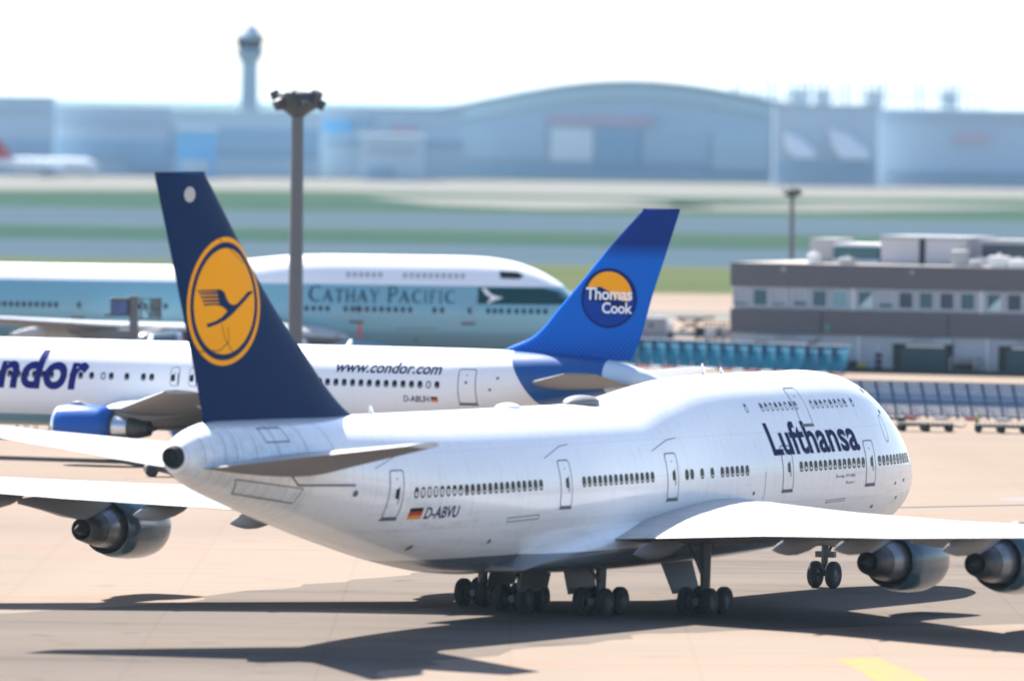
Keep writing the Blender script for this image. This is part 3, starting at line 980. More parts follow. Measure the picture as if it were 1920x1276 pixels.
    blade_antenna(H, 19.5, root, .42, .5); blade_antenna(H, 33, root, .4)
    mb = MB()
    mb.tube([(25 - 52.1, .0, 6.5), (25 - 51.0, .5, 6.55)], .06, 6)
    mb.build("tail_vent", [M['white']], root)
    src = None
    for (s, y) in ((27.3, 4.65), (27.3, -4.65)): g, src = bogie(root, s, y, 25, 3.1, src)
    nose_gear(root, 5.0, 25, .48, 2.3, .34)
    return root


# ---------------------------------------------------------------- 3. the far pale green jumbo
SERIF = {  # stroke outlines in a unit box, thick and thin strokes with flared ends
    'A': [[(0, 0), (.14, 0), (.5, .86), (.5, 1.0), (.44, 1.0)], [(.44, 1), (.56, 1), (1.02, 0), (.74, 0), (.42, .78)], [(.24, .30), (.74, .30), (.70, .38), (.27, .38)], [(-.06, 0), (.24, 0), (.24, .04), (-.06, .04)], [(.66, 0), (1.1, 0), (1.1, .04), (.66, .04)]],
    'T': [[(.36, 0), (.64, 0), (.60, .94), (.40, .94)], [(0, .90), (1, .90), (1, 1), (0, 1)], [(0, .76), (.05, .76), (.10, .92), (0, .92)], [(1, .76), (.95, .76), (.9, .92), (1, .92)], [(.26, 0), (.74, 0), (.74, .04), (.26, .04)]],
    'H': [[(.06, 0), (.28, 0), (.26, 1), (.08, 1)], [(.72, 0), (.94, 0), (.92, 1), (.74, 1)], [(.2, .46), (.8, .46), (.8, .55), (.2, .55)], [(-.02, 0), (.36, 0), (.36, .04), (-.02, .04)], [(.64, 0), (1.02, 0), (1.02, .04), (.64, .04)], [(-.02, .96), (.36, .96), (.36, 1), (-.02, 1)], [(.64, .96), (1.02, .96), (1.02, 1), (.64, 1)]],
    'Y': [[(.40, 0), (.62, 0), (.60, .48), (.42, .48)], [(0, 1), (.26, 1), (.60, .46), (.44, .40)], [(1, 1), (.88, 1), (.50, .50), (.58, .42)], [(.3, 0), (.72, 0), (.72, .04), (.3, .04)], [(-.06, .96), (.34, .96), (.34, 1), (-.06, 1)], [(.78, .96), (1.06, .96), (1.06, 1), (.78, 1)]],
    'I': [[(.30, 0), (.70, 0), (.66, 1), (.34, 1)], [(.1, 0), (.9, 0), (.9, .04), (.1, .04)], [(.1, .96), (.9, .96), (.9, 1), (.1, 1)]],
    'F': [[(.08, 0), (.34, 0), (.32, 1), (.1, 1)], [(.2, .90), (.98, .90), (.98, 1), (.2, 1)], [(.2, .48), (.8, .48), (.8, .57), (.2, .57)], [(-.02, 0), (.46, 0), (.46, .04), (-.02, .04)], [(.92, .76), (.98, .76), (.98, .94), (.9, .94)]],
    'P': [[(.08, 0), (.34, 0), (.32, 1), (.1, 1)], [(.2, .92), (.6, .92), (.78, .86), (.8, .72), (.72, .58), (.55, .52), (.2, .52), (.2, .42), (.6, .42), (.9, .52), (1.02, .72), (.92, .92), (.62, 1.0), (.2, 1.0)], [(-.02, 0), (.46, 0), (.46, .04), (-.02, .04)]],
    'C': [[(1, .80), (.94, .97), (.62, 1.02), (.30, .94), (.08, .74), (.0, .5), (.06, .26), (.26, .07), (.6, -.02), (.98, .05), (1, .22), (.92, .13), (.64, .08), (.42, .17), (.29, .36), (.27, .54), (.32, .74), (.46, .89), (.66, .93), (.86, .88), (.94, .78)]],
}


def serif_lettering(H, s_left, s_right, z0, z1, side, parent):
    words = [("C", 1), ("ATHAY", .80), (" ", .8), ("P", 1), ("ACIFIC", .80)]
    wd = {'A': .95, 'T': .80, 'H': .90, 'Y': .85, 'I': .38, 'F': .62, 'P': .72, 'C': .92, ' ': .42}
    out, x = [], 0.0
    for w, k in words:
        for ch in w:
            for lp in SERIF.get(ch, []): out.append([[(x + p[0] * wd[ch] * k, p[1] * k) for p in lp]])
            x += wd[ch] * k + .16
    L = x - .16
    mb = MB()
    for i, sh in enumerate(out):
        lp = [[(s_left + (s_right - s_left) * p[0] / L, z0 + (z1 - z0) * p[1]) for p in sh[0]]]
        wrap(mb, shapes_mesh([lp], (0, .25)), lambda a, b: H.on(a, b, side, .012 + .0007 * (i % 7)), 0)
    return mb.build("lettering", [M['teal_lettering']], parent, fix=False)


def build_far_jumbo():
    H = JUMBO
    root = empty("jumbo_jet", (CATHAY[0], CATHAY[1], 0), CATHAY[2], "pale blue-green jumbo jet with white top and dark green nose patch, behind the twin jet", "airliner", "parked airliners")
    hull_mesh(H, "fuselage", 'far_jumbo', root, 80)
    win = [9.0 + 9.75 + .0]
    fwd = [6.75, 6.15, 5.6, 5.05, 4.5, 3.95] + [8.35, 7.85, 7.35] + [12.55, 11.95] + [14.45 + .56 * i for i in range(10)] + [20.9, 21.45, 22.0, 22.55, 23.1, 23.65]
    aft = [37.3 - .53 * i for i in range(8)] + [42.2 + .508 * i for i in range(10)]
    for s in fwd + aft: cabin_window(H, s, 6.0, -1, root, 0, .95, 'teal_lettering')
    for s in [19.4 - .5 * i for i in range(6)] + [14.95 - .5 * i for i in range(10)]: cabin_window(H, s, 8.62, -1, root, .6, .9, 'frame')
    for s in (9.9, 18.65, 40.5): cabin_door(H, s, -1, root, 5.08, 7.0, 1.05, 'far_jumbo', line='fineline')
    for s in (9.9, 18.65, 40.5):
        wrap(MB(), shapes_mesh([[rrect(s - .55, s + .55, 4.92, 5.04, .03)]], (0, .2)), lambda a, b: H.on(a, b, -1, .03), 0).build("door_sill", [M['black']], root, fix=False)
    wrap(MB(), shapes_mesh([[strip([(15.4, 4.55), (12.3, 4.55)], .06)]], (.4, .2)), lambda a, b: H.on(a, b, -1, .012), 0).build("hatch_outline", [M['line']], root, fix=False)
    wrap(MB(), shapes_mesh([[circ(14.0, 3.7, .12, n=12)]], (.4, .2)), lambda a, b: H.on(a, b, -1, .012), 0).build("vent_port", [M['line']], root, fix=False)
    serif_lettering(H, 22.45, 11.0, 6.52, 7.78, -1, root)
    mb = MB()
    patch = [(9.2, 7.8), (9.2, 6.52), (1.3, 6.52), (1.25, 6.6), (1.9, 7.05), (2.9, 7.5), (4.2, 7.8)]
    wrap(mb, shapes_mesh([[patch]], (.3, .14)), lambda a, b: H.on(a, b, -1, .010), 0)
    wing = [(8.95, 7.72), (8.6, 7.72), (8.2, 7.3), (7.7, 7.12), (7.2, 7.02), (7.75, 6.86), (8.1, 6.72), (8.35, 6.58), (8.5, 6.62), (8.25, 6.86), (8.2, 7.02), (8.6, 7.28)]
    wrap(mb, shapes_mesh([[wing]], (.3, .14)), lambda a, b: H.on(a, b, -1, .020), 1)
    mb.build("nose_patch", [M['teal'], M['white']], root, fix=False)
    mb = MB()
    wrap(mb, shapes_mesh([[[(7.65, 9.08), (6.2, 9.02), (5.7, 8.72), (6.1, 8.48), (7.5, 8.52)]]], (.3, .1)), lambda a, b: H.on(a, b, -1, .012), 0)
    mb.build("cockpit_window", [M['glass']], root, fix=False)
    mb = MB()
    wrap(mb, shapes_mesh([[[(18.55, 4.85), (18.2, 4.85), (18.25, 2.9), (18.5, 2.9)]]], (0, .2)), lambda a, b: H.on(a, b, -1, .035), 0)
    mb.build("door_streamer", [Mat("pink_streamer", (.55, .16, .20), .6).m], root, fix=False)
    rings = []
    for t in np.linspace(0, 1, 25):
        s = 15.5 + t * 28; q = max(math.sin(math.pi * t), 0.0) ** .55
        w = 3.05 + .62 * q; zt = 3.0 + 1.75 * q; zb = 2.3 - .45 * q
        rings.append([(30 - s, w * math.copysign(abs(math.cos(a)) ** .75, math.cos(a)), (zt + zb) / 2 + (zt - zb) / 2 * math.copysign(abs(math.sin(a)) ** .85, math.sin(a))) for a in np.linspace(0, 2 * math.pi, 49)[:-1]])
    MB().loft(rings, 0).build("wing_root_fairing", [M['far_jumbo']], root)
    for side in (-1, 1):
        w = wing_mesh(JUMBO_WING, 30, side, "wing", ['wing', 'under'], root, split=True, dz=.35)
        for (st, y, z) in ((39.6, 5.4, 3.05), (42.0, 13.2, 3.7), (44.0, 17.0, 4.0)): flap_fairing(w, st, side * y, z, 30)
        wl = [(45.0, 31.2, 5.55, 48.8, 5.55, .07), (47.2, 32.2, 7.5, 48.9, 7.5, .06)]
        wing_mesh(wl, 30, side, "winglet", ['wing'], root, camber=0)
        for (sf, y, z, wz, wa) in ((21.6, 11.7, 2.45, 4.15, 31.5), (30.2, 20.8, 3.1, 4.6, 39.0)):
            engine(root, sf, side * y, z, 30, 1.0, 'nacelle', wing_z=wz, aft_s=wa, pylon='under')
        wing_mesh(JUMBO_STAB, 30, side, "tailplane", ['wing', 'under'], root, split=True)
    le = [(53.3, 9.0), (54.6, 9.6), (56.37, 10.7), (58.24, 12.11), (66.35, 19.25)]
    te = [(66.2, 9.0), (67.9, 13.37), (70.44, 19.25)]
    half, on, mesh = fin_tools(le, te, 30, .095)
    mesh("fin", 'teal', root, 9.0, 19.25)
    src = None
    for (s, y, top) in ((31.0, 5.5, 3.6), (31.0, -5.5, 3.6), (34.1, 1.95, 2.6), (34.1, -1.95, 2.6)):
        g, src = bogie(root, s, y, 30, top, src)
    nose_gear(root, 7.3, 30, .62, 2.6)
    return root


near_jumbo = build_near_jumbo()
twin_jet = build_twin()
far_jumbo = build_far_jumbo()
# ---------------------------------------------------------------- the ground
def sheet(name, pts, z, mat):
    mb = MB(); mb.add([(p[0], p[1], z) for p in pts], [tuple(range(len(pts)))])
    return tag(mb.build(name, [mat]), kind='structure')


m = Mat("apron_concrete", (.212, .174, .145), .9, spec=0)
px_, py_, pz_ = m.pos()
m.mix(m.noise(.012, 5, (1, .35, 1)).soft(.42, .68) * .35, (.245, .195, .16))
m.mix(m.noise(.045, 5, (1, .12, 1)).soft(.5, .72) * .30, (.14, .112, .09))
m.mix(m.noise(.5, 4, (.22, 1, 1)).soft(.55, .8) * .25, (.13, .105, .085))
jx = (px_ * (1 / 7.5))._op('FRACT').lt(.02); jy = ((py_ - px_ * .06) * (1 / 7.5))._op('FRACT').lt(.030)
m.mix(jx._op('MAXIMUM', jy) * .09, (.12, .09, .07))
m.mix(m.noise(.02, 6, (.08, 1, 1), .65).soft(.52, .72) * .35, (.13, .11, .10))
m.mix(((py_ - px_ * .07) * (1 / 45.0))._op('FRACT').lt(.012) * .5, (.30, .13, .07))
m.mix(m.noise(.09, 5, (.04, 1.6, 1), .7).soft(.56, .74) * .35, (.10, .085, .075))
m.mix(m.noise(.25, 3, (1, 1, 1)).soft(.66, .78) * .3, (.09, .075, .065))
m.bump(m.noise(2.0, 4), .01, .3)
APRON = m.m
sheet("apron", [(-12000, 60), (12000, 60), (12000, 45000), (-12000, 45000)], 0, APRON)

w = Mat("worn_stand_concrete", (.125, .108, .096), .9, spec=0)
w.mix(w.noise(.05, 5, (.3, 1, 1), .6).soft(.40, .66) * .6, (.165, .14, .12))
w.mix(w.noise(.22, 5, (.10, 1, 1), .65).soft(.5, .72) * .55, (.075, .068, .064))
w.mix(w.noise(.35, 3).soft(.62, .74) * .5, (.055, .05, .048))
_x, _y, _z = w.pos()
w.mix((_x * (1 / 7.5))._op('FRACT').lt(.016)._op('MAXIMUM', ((_y - _x * .06) * (1 / 7.5))._op('FRACT').lt(.03)) * .13, (.05, .045, .04))
def ragged(pix, step=2.2, amp=.8):
    P = [on_ground(u, v)[:2] for u, v in pix]; out = []
    for a_, b_ in zip(P, P[1:] + P[:1]):
        L = float(np.hypot(*(b_ - a_))); n = max(1, int(L / step))
        for k in range(n): out.append(a_ + (b_ - a_) * k / n + np.array([random.uniform(-amp, amp), random.uniform(-amp, amp)]))
    return out
sheet("parking_stand", ragged([(-250, 1166), (240, 1136), (560, 1098), (860, 1066), (1200, 1030), (1560, 1012), (2060, 1012), (2060, 1168), (1560, 1176), (1240, 1186), (980, 1216), (760, 1252), (600, 1300), (-250, 1300)]), .004, w.m)
g = Mat("hazed_grass_turf", (.026, .055, .044), .95, spec=0)  # turf tinted teal to carry the blue of distance haze
g.mix(g.noise(.006, 5, (.4, 1, 1)).soft(.4, .65) * .7, (.045, .070, .042))
g.mix(g.noise(.03, 5, (.3, 1, 1)).soft(.5, .7) * .5, (.02, .045, .045))
GRASS = g.m
g = Mat("dry_grass_turf", (.058, .078, .036), .95, spec=0)
g.mix(g.noise(.02, 6, (.25, 1, 1), .65).soft(.4, .65) * .7, (.085, .09, .05))
g.mix(g.noise(.06, 5, (.25, 1, 1)).soft(.5, .7) * .5, (.036, .06, .028)); DRY = g.m
a = Mat("taxiway_asphalt", (.045, .070, .090), .9, spec=0)
a.mix(a.noise(.01, 5, (.3, 1, 1)).soft(.4, .7) * .5, (.06, .085, .105)); ASPH = a.m
a = Mat("runway_concrete", (.145, .148, .14), .9, spec=0)
a.mix(a.noise(.008, 5, (.3, 1, 1)).soft(.4, .7) * .4, (.11, .115, .11)); RUNW = a.m


def band(name, v0, v1, mat, z, x0=-900, x1=900, ph=0.0, amp=1.0):
    """a strip of ground lying across the view between two picture rows, with gently wandering edges"""
    y0 = on_ground(960, v0)[1]; y1 = on_ground(960, v1)[1]
    lo, hi = min(y0, y1), max(y0, y1)
    xs = np.linspace(x0, x1, 90)
    wv = lambda x, p, a: amp * a * (math.sin(x * .011 + p) + .5 * math.sin(x * .031 + 2 * p) + .25 * math.sin(x * .083 + p))
    A = [(x, lo + wv(x, ph, (hi - lo) * .07)) for x in xs]; B = [(x, hi + wv(x, ph + 1.7, (hi - lo) * .09)) for x in xs]
    mb = MB(); n = len(xs)
    mb.add([(p[0], p[1], z) for p in A + B], [(k, k + 1, n + k + 1, n + k) for k in range(n - 1)])
    return tag(mb.build(name, [mat]), kind='structure')


band("grass_field", 549, 497, DRY, .02, ph=.4, amp=.5)
band("taxiway", 500, 458, ASPH, .01, amp=.2)
band("grass_field", 461.8, 432, GRASS, .02, ph=2.0)
band("taxiway", 436, 396, ASPH, .01, amp=.2)
band("grass_field", 401.8, 362, GRASS, .02, -1500, 1500, 3.1)
band("runway", 366, 336, RUNW, .01, -1500, 1500, 0, .1)
sheet("grass_field", [(-12000, on_ground(960, 339)[1]), (12000, on_ground(960, 339)[1]), (12000, 44900), (-12000, 44900)], .02, GRASS)
def curve_way(pix, w, z=.03):
    P = [on_ground(u, v)[:2] for u, v in pix]
    return sheet("taxiway", strip([(p[0], p[1]) for p in P], w), z, RUNW)
curve_way([(930, 372), (1000, 379), (1080, 387), (1170, 391), (1300, 392), (1500, 389), (1800, 385)], 60)
curve_way([(-200, 352), (300, 353), (700, 356)], 60)
x0, y0 = on_ground(960, 590)[:2]
sheet("service_road", [(x0 - 60, on_ground(960, 594)[1]), (x0 + 130, on_ground(960, 594)[1]), (x0 + 130, on_ground(960, 580)[1]), (x0 - 60, on_ground(960, 580)[1])], .004, RUNW)

YEL = Mat("yellow_marking_paint", (.27, .215, .09), .9, spec=0)
YEL.mix(YEL.noise(.6, 5).soft(.38, .6) * .85, (.23, .19, .13)); YEL = YEL.m
WHT = Mat("faded_marking_paint", (.20, .20, .205), .9, spec=0).m
def gquad(name, pix, mat, z=.004):
    return sheet(name, [on_ground(u, v)[:2] for u, v in pix], z, mat)
gquad("yellow_marking", [(1568, 1234), (1648, 1232), (1760, 1284), (1665, 1288)], YEL)
gquad("white_marking", [(1878, 934), (1990, 930), (1990, 939), (1868, 937)], WHT)
gquad("white_marking", [(1600, 952), (1990, 944), (1990, 945.5), (1600, 953.5)], ASPH)

# ---------------------------------------------------------------- terminal block on the right
def c3(name, col, rough=.6, var=None, sc=1.0, amt=.4, metal=0.0):
    q = Mat(name, col, rough, metal)
    if var: q.mix(q.noise(sc, 5).soft(.4, .75) * amt, var)
    return q.m


T = dict(band=c3("grey_cladding", (.10, .092, .105), .75, (.075, .07, .082), .8), pale=c3("pale_render", (.34, .38, .42), .8, (.27, .31, .36), .5),
         frame=c3("pale_window_frame", (.45, .48, .52), .5), pane=c3("teal_window_glass", (.012, .075, .10), .3), pane2=c3("pale_teal_glass", (.13, .28, .32), .15),
         pane3=c3("dark_window_glass", (.008, .02, .045), .3), blind=c3("grey_roller_blind", (.30, .33, .37), .8), roof=c3("roof_gravel", (.36, .33, .30), .9, (.25, .24, .22), .4),
         door=c3("dark_green_shutter", (.012, .045, .055), .5, (.008, .03, .04), 2), dark=c3("dark_recess", (.015, .018, .02), .8), white=c3("white_sheet", (.62, .62, .62), .6),
         kerb=c3("black_kerb_wall", (.02, .02, .022), .7), steel=c3("dull_steel", (.30, .31, .32), .5, metal=.3))

ang = -R(23)
TO = at_depth(1369, 600, 765.0)
tb = empty("terminal_building", (TO[0], TO[1], 0), ang, "low two-storey terminal block with grey cladding bands and a row of square windows", "building")
L_, D_ = 38.0, 16.0
def tbox(name, x0, x1, y0, y1, z0, z1, mat, parent=tb, bev=0):
    return MB().box(((x0 + x1) / 2, (y0 + y1) / 2, (z0 + z1) / 2), (x1 - x0, y1 - y0, z1 - z0), 0, 0, bev).build(name, [mat], parent)
tbox("ground_floor_wall", 0.25, L_, .25, D_, 0, 3.04, T['pale'])
tbox("cladding_band", 0, L_ + .1, 0, D_ + .2, 3.04, 5.08, T['band'])
tbox("upper_wall", 0.22, L_, .3, D_, 5.08, 6.98, T['pale'])
tbox("cladding_band", -.02, L_ + .12, -.02, D_ + .22, 6.98, 8.9, T['band'])
rf = tbox("roof", .3, L_ - .2, .3, D_ - .1, 8.9, 8.96, T['roof'])
kinds = "btbBtlLBdtdtLdtbt"
wx = [0.9, 2.65, 4.3, 6.25, 8.0, 9.85, 12.1, 13.95, 15.75, 17.55, 19.4, 21.25, 23.6, 25.4, 27.2, 29.0, 30.8]
for cx, k in zip(wx, kinds):
    w, z0, z1 = 1.5, 5.25, 6.85
    fr = MB()
    for a, b, c, d in ((cx - w / 2, cx + w / 2, z0, z0 + .12), (cx - w / 2, cx + w / 2, z1 - .12, z1), (cx - w / 2, cx - w / 2 + .12, z0 + .12, z1 - .12), (cx + w / 2 - .12, cx + w / 2, z0 + .12, z1 - .12)):
        fr.box(((a + b) / 2, .22, (c + d) / 2), (b - a, .2, d - c))
    o = fr.build("window", [T['frame']], tb)
    x0, x1 = cx - w / 2 + .12, cx + w / 2 - .12
    tbox("pane", x0, x1, .262, .29, z0 + .12, z1 - .12, T['pane2'] if k == 'l' else (T['pane3'] if k == 'd' else T['pane']), o)
    if k in 'bB': tbox("blind", x0 + .01, x1 - .01, .235, .258, z0 + (.32 if k == 'b' else .5), z1 - .12, T['blind'], o)
    if k == 'L':
        MB().add([(x0, .25, z0 + .12), (x1, .25, z0 + .12), (x1, .25, z1 - .3), (x0, .258, z0 + .12), (x1, .258, z0 + .12), (x1, .258, z1 - .3)], [(0, 1, 2), (5, 4, 3), (0, 3, 4, 1), (1, 4, 5, 2), (2, 5, 3, 0)]).build("curtain", [c3("pale_curtain", (.42, .55, .55), .8)], o)
for cx in (11.0, 22.45): tbox("wall_pier", cx - .22, cx + .22, .16, .32, 5.08, 6.98, T['frame'])
for cx in (8.25, 19.6, 31): tbox("wall_seam", cx - .03, cx + .03, -.06, .02, 3.06, 5.06, T['dark'])
# loading bays and doors on the ground floor
for cx, w in ((5.0, 5.6), (17.35, 5.3), (26.6, 5.0)):
    b = tbox("loading_bay", cx - w / 2, cx + w / 2, .02, .24, 0.02, 2.42, T['dark'])
    tbox("shutter", cx - w / 2 + .7, cx + w / 2 - .55, -.03, .018, 0.06, 2.1, T['door'], b)
    tbox("lintel", cx - w / 2, cx + w / 2, -.25, .245, 2.46, 2.86, T['pale'], b)
    tbox("lintel_lamp", cx - w / 2 + 1.2, cx + w / 2 - .7, -.1, .01, 2.16, 2.36, T['white'], b)
    mb = MB()
    for q in range(4): mb.tube([(cx - .8 + q * .5, -.1, 2.5), (cx - .6 + q * .5, -.5, 2.75), (cx - .4 + q * .5, -.1, 2.9)], .03, 6)
    mb.build("awning_brackets", [T['dark']], b)
for cx in (9.9, 13.4):
    d = tbox("side_door", cx - .5, cx + .5, .1, .245, 0.05, 1.75, T['frame'])
    for q in range(3): tbox("pane", cx - .35, cx + .35, .05, .098, .15 + q * .52, .58 + q * .52, T['pane3'], d)
    tbox("door_lamp", cx - .12, cx + .12, .0, .24, 2.0, 2.15, T['white'])
tbox("wall_pier", 11.4, 11.75, .12, .245, 0.02, 3.0, T['frame']); tbox("wall_pier", 22.9, 23.2, .12, .245, .02, 3.0, T['frame'])
tbox("exit_plate", 8.6, 9.0, -.05, -.024, 3.35, 3.9, c3("green_plate", (.03, .22, .15), .5))
tbox("junction_box", 4.6, 5.0, -.1, -.022, 8.3, 8.6, T['steel']); tbox("junction_box", 16.2, 16.5, -.1, -.022, 8.25, 8.55, T['steel'])
# roof-top plant
p1 = tbox("penthouse", 11.6, 19.2, 5.0, 12, 8.97, 11.15, c3("pale_plant_wall", (.46, .44, .46), .7, (.38, .37, .39), .4), rf)
tbox("penthouse_pier", 15.1, 15.6, 4.9, 5.0, 8.97, 11.15, T['dark'], rf); tbox("penthouse_coping", 11.45, 19.4, 4.8, 12.1, 11.15, 11.35, T['steel'], rf)
tbox("penthouse", 5.0, 7.3, 5.5, 10, 8.97, 11.0, c3("grey_plant_wall", (.33, .32, .33), .7), rf)
s1 = tbox("rooflight", 7.3, 11.3, 5.2, 10, 9.3, 10.4, T['pane'], rf); tbox("rooflight_cap", 7.3, 11.4, 5.1, 10.1, 10.4, 10.65, T['white'], rf); tbox("rooflight_plinth", 7.2, 11.4, 5.1, 10, 8.97, 9.3, T['white'], rf)
tbox("rooflight", 20.6, 26.5, 5.2, 10, 9.7, 10.8, T['pane3'], rf); tbox("rooflight_cap", 20.4, 26.7, 5.1, 10.1, 10.8, 11.2, T['steel'], rf); tbox("rooflight_plinth", 20.2, 26.7, 5.0, 10, 8.97, 9.7, T['white'], rf)
for q, (x, y, w, h) in enumerate(((9.7, 2.2, 1.2, .5), (23.2, 2.4, 1.6, .9), (21.3, 2.0, 1.0, .5), (25.0, 2.2, 1.3, .6), (19.6, 3.0, 1.4, 1.3), (6.3, 3.2, .9, .8))):
    mb = MB(); mb.box((x, y, 8.97 + h / 2), (w, 1.0, h), 0, 0, .06); mb.tube([(x, y, 8.96 + h), (x, y, 9.2 + h)], .18, 10)
    mb.build("roof_fan", [T['white'] if q % 2 else T['steel']], rf)
# low black kerb wall and small things before the block
e_x, e_y = math.cos(ang), math.sin(ang)
def tpt(x, y, z=0.0): return (TO[0] + x * e_x - y * e_y, TO[1] + x * e_y + y * e_x, z)
kw = MB(); kw.box((0, 0, .2), (24, .3, .4), 0, 0, .04)
for q in range(9): kw.box((-11 + q * 2.7, -.17, .22), (.12, .05, .34))
kw = kw.build("kerb_wall", [T['kerb']], None, tpt(20.5, -2.6)); kw.rotation_euler.z = ang
tag(kw, "long low black kerb wall along the front of the terminal block", "kerb wall")


def bike_shelter():
    r = empty("bin_shelter", tpt(21.6, -1.2), ang, "low grey open shelter beside the dark loading bay of the terminal", "shelter")
    MB().box((0, 0, 1.36), (2.4, 1.4, .08), 0, 0, .02).build("roof", [T['steel']], r)
    for x in (-1.1, 1.1):
        for y in (-.6, .6): MB().box((x, y, .66), (.08, .08, 1.31)).build("post", [T['frame']], r)
    MB().box((0, .64, .7), (2.1, .05, 1.2)).build("back_panel", [T['pale']], r)
    for x in (-.6, .1, .7): MB().box((x, 0, .45), (.55, .7, .86), 0, 0, .06).build("bin", [T['dark']], r)
bike_shelter()


def hand_cart():
    r = empty("hand_cart", tpt(12.1, -1.4), ang, "small loaded hand cart with yellow box by the terminal side doors", "cart")
    MB().box((0, 0, .35), (1.8, .8, .1), 0, 0, .02).build("deck", [T['dark']], r)
    for x in (-.7, .7): 
        for y in (-.36, .36): MB().revolve([(-.05, .02), (-.05, .16), (.05, .16), (.05, .02)], (x, y, .16), 'y', 14).build("wheel", [M['tyre']], r)
    MB().box((-.45, 0, .68), (.7, .6, .54), 0, 0, .04).build("box", [T['dark']], r)
    MB().box((.4, 0, .6), (.6, .6, .38), 0, 0, .04).build("box", [c3("yellow_box", (.45, .33, .05), .6)], r)
    MB().tube([(.85, -.3, .4), (.95, -.3, 1.0), (.95, .3, 1.0), (.85, .3, .4)], .025, 6).build("handle", [T['steel']], r)
hand_cart()

# ---------------------------------------------------------------- blast fences
BLUE = c3("blue_fence_steel", (.006, .045, .12), .5)
q = Mat("perforated_fence_sheet", (.50, .50, .50), .6)
_x, _y, _z = q.obj()
q.mix((_z.gt(.98) * _z.lt(1.80)) * .8, (.03, .14, .27))
q.mix(_z.gt(1.80) * .45, (.06, .17, .28))
q.mix(q.noise(5, 4, (1, 1, 2)).soft(.45, .6) * .5, (.14, .20, .28))
_open = q.noise(8, 3, (1, 1, 2.2)).soft(.44, .52) * (_z.lt(.98) * .40 + .22)
q.nt.links.new((_open * -1 + 1.0).k, q.b.inputs["Alpha"])
MESHSHEET = q.m
q = Mat("teal_fence_sheet", (.003, .135, .23), .5, spec=.15)
_x, _y, _z = q.obj()
q.mix(q.noise(1.6, 4, (1, 1, .6)).soft(.42, .7) * .6, (.010, .16, .26))
q.mix(q.noise(.35, 2, (1, 1, .3)).soft(.45, .65) * .5, (.004, .06, .115))
TEAL = q.m


def open_fence():
    a = on_ground(1572, 781.5); b = on_ground(2060, 795)
    d = (b - a)[:2]; L = float(np.hypot(*d)); rz = math.atan2(d[1], d[0])
    r = empty("blast_fence", (a[0], a[1], 0), rz, "see-through blast fence of perforated sheet on slanted blue posts, standing right of the jumbo nose", "blast fence", "jet blast fences")
    n = int(L / 1.13); H_, back = 2.62, 1.25
    for k in range(n + 1):
        x = k * L / n
        p = MB(); 
        p.tube([(x - .18, 0, .1), (x - .60, back * .45, 1.2), (x - 1.22, back, H_)], .095, 6)
        p.tube([(x - .2, back * 1.25, .05), (x - 1.2, back * .95, H_ - .1)], .05, 6)
        p.tube([(x - .2, back * 1.25, .3), (x - .42, back * .3, .85)], .035, 6)
        p.build("post", [BLUE], r)
        if k < n:
            x1 = (k + 1) * L / n
            rows = [[(xx - .18 - 1.04 * t, back * t ** 1.1 + .05, .34 + (H_ - .36) * t) for xx in np.linspace(x + .05, x1 - .05, 3)] for t in np.linspace(0, 1, 9)]
            s = MB(); s.loft(rows, 0, cap=False, closed=False)
            s.loft([[(p_[0], p_[1] + .02, p_[2]) for p_ in rw] for rw in rows], 0, cap=False, closed=False)
            s.build("sheet", [MESHSHEET], r, fix=False)
    for t in (0.0, .42, 1.0):
        MB().box((L / 2 - .18 - 1.04 * t, back * t ** 1.1 - .02, .3 + (H_ - .3) * t), (L, .09, .09)).build("rail", [BLUE], r)
    for k in range(0, n - 1, 2):
        MB().box(((k + .8) * L / n, -.05, .13), (L / n * .8, .3, .25), 0, 0, .04).build("base_block", [c3("red_base_block", (.30, .03, .04), .6) if k % 4 == 0 else T['steel']], r)
open_fence()


def teal_fence():
    a = np.array(at_depth(1120, 600, 768.0)); b = np.array(at_depth(1586, 600, 748.5))
    d = (b - a)[:2]; L = float(np.hypot(*d)); rz = math.atan2(d[1], d[0])
    r = empty("blast_fence", (a[0], a[1], 0), rz, "solid teal blast fence with pale scalloped band, in front of the terminal block", "blast fence", "jet blast fences")
    n = 18; H_, back = 2.38, .7
    for k in range(n):
        x0, x1 = k * L / n + .04, (k + 1) * L / n - .04
        if k == 15: x0 += .14
        rows = [[(xx, back * t ** 2 + .04 * math.sin(math.pi * (xx - x0) / (x1 - x0)), .12 + (H_ - .12) * t) for xx in np.linspace(x0, x1, 7)] for t in np.linspace(0, 1, 9)]
        s = MB(); s.loft(rows, 0, cap=False, closed=False, smooth=False)
        s.loft([[(p[0], p[1] + .03, p[2]) for p in rw] for rw in rows], 0, cap=False, closed=False)
        s.build("sheet", [TEAL], r, fix=False)
        z = H_ * .80
        sc = []
        for j in range(4):
            xa = x0 + .08 + (x1 - x0 - .16) * j / 4; xb = x0 + .08 + (x1 - x0 - .16) * (j + 1) / 4
            sc += [(xa, z - .07), ((xa + xb) / 2, z + .06)]
        sc.append((x1 - .08, z - .07))
        st = strip(sc, .08)
        mb = MB(); v, f = shapes_mesh([[st]], (0, 0))
        mb.add([(p[0], back * (z / H_) ** 2 - .02, p[1]) for p in v], f); mb.build("scalloped_trim", [c3("pale_blue_trim", (.30, .52, .60), .6)], r, fix=False)
        MB().box(((x0 + x1) / 2, back + .02, H_ + .05), (x1 - x0, .12, .09)).build("cap_rail", [T['white']], r)
        MB().box((x0 - .04, back * .5, H_ * .5), (.07, .5, H_ - .1)).build("post", [BLUE], r)
        MB().box(((x0 + x1) / 2, -.22, .1), ((x1 - x0) * .92, .2, .2), 0, 0, .03).build("base_block", [c3("red_block", (.30, .03, .03), .6) if k % 2 else T['white']], r)
teal_fence()


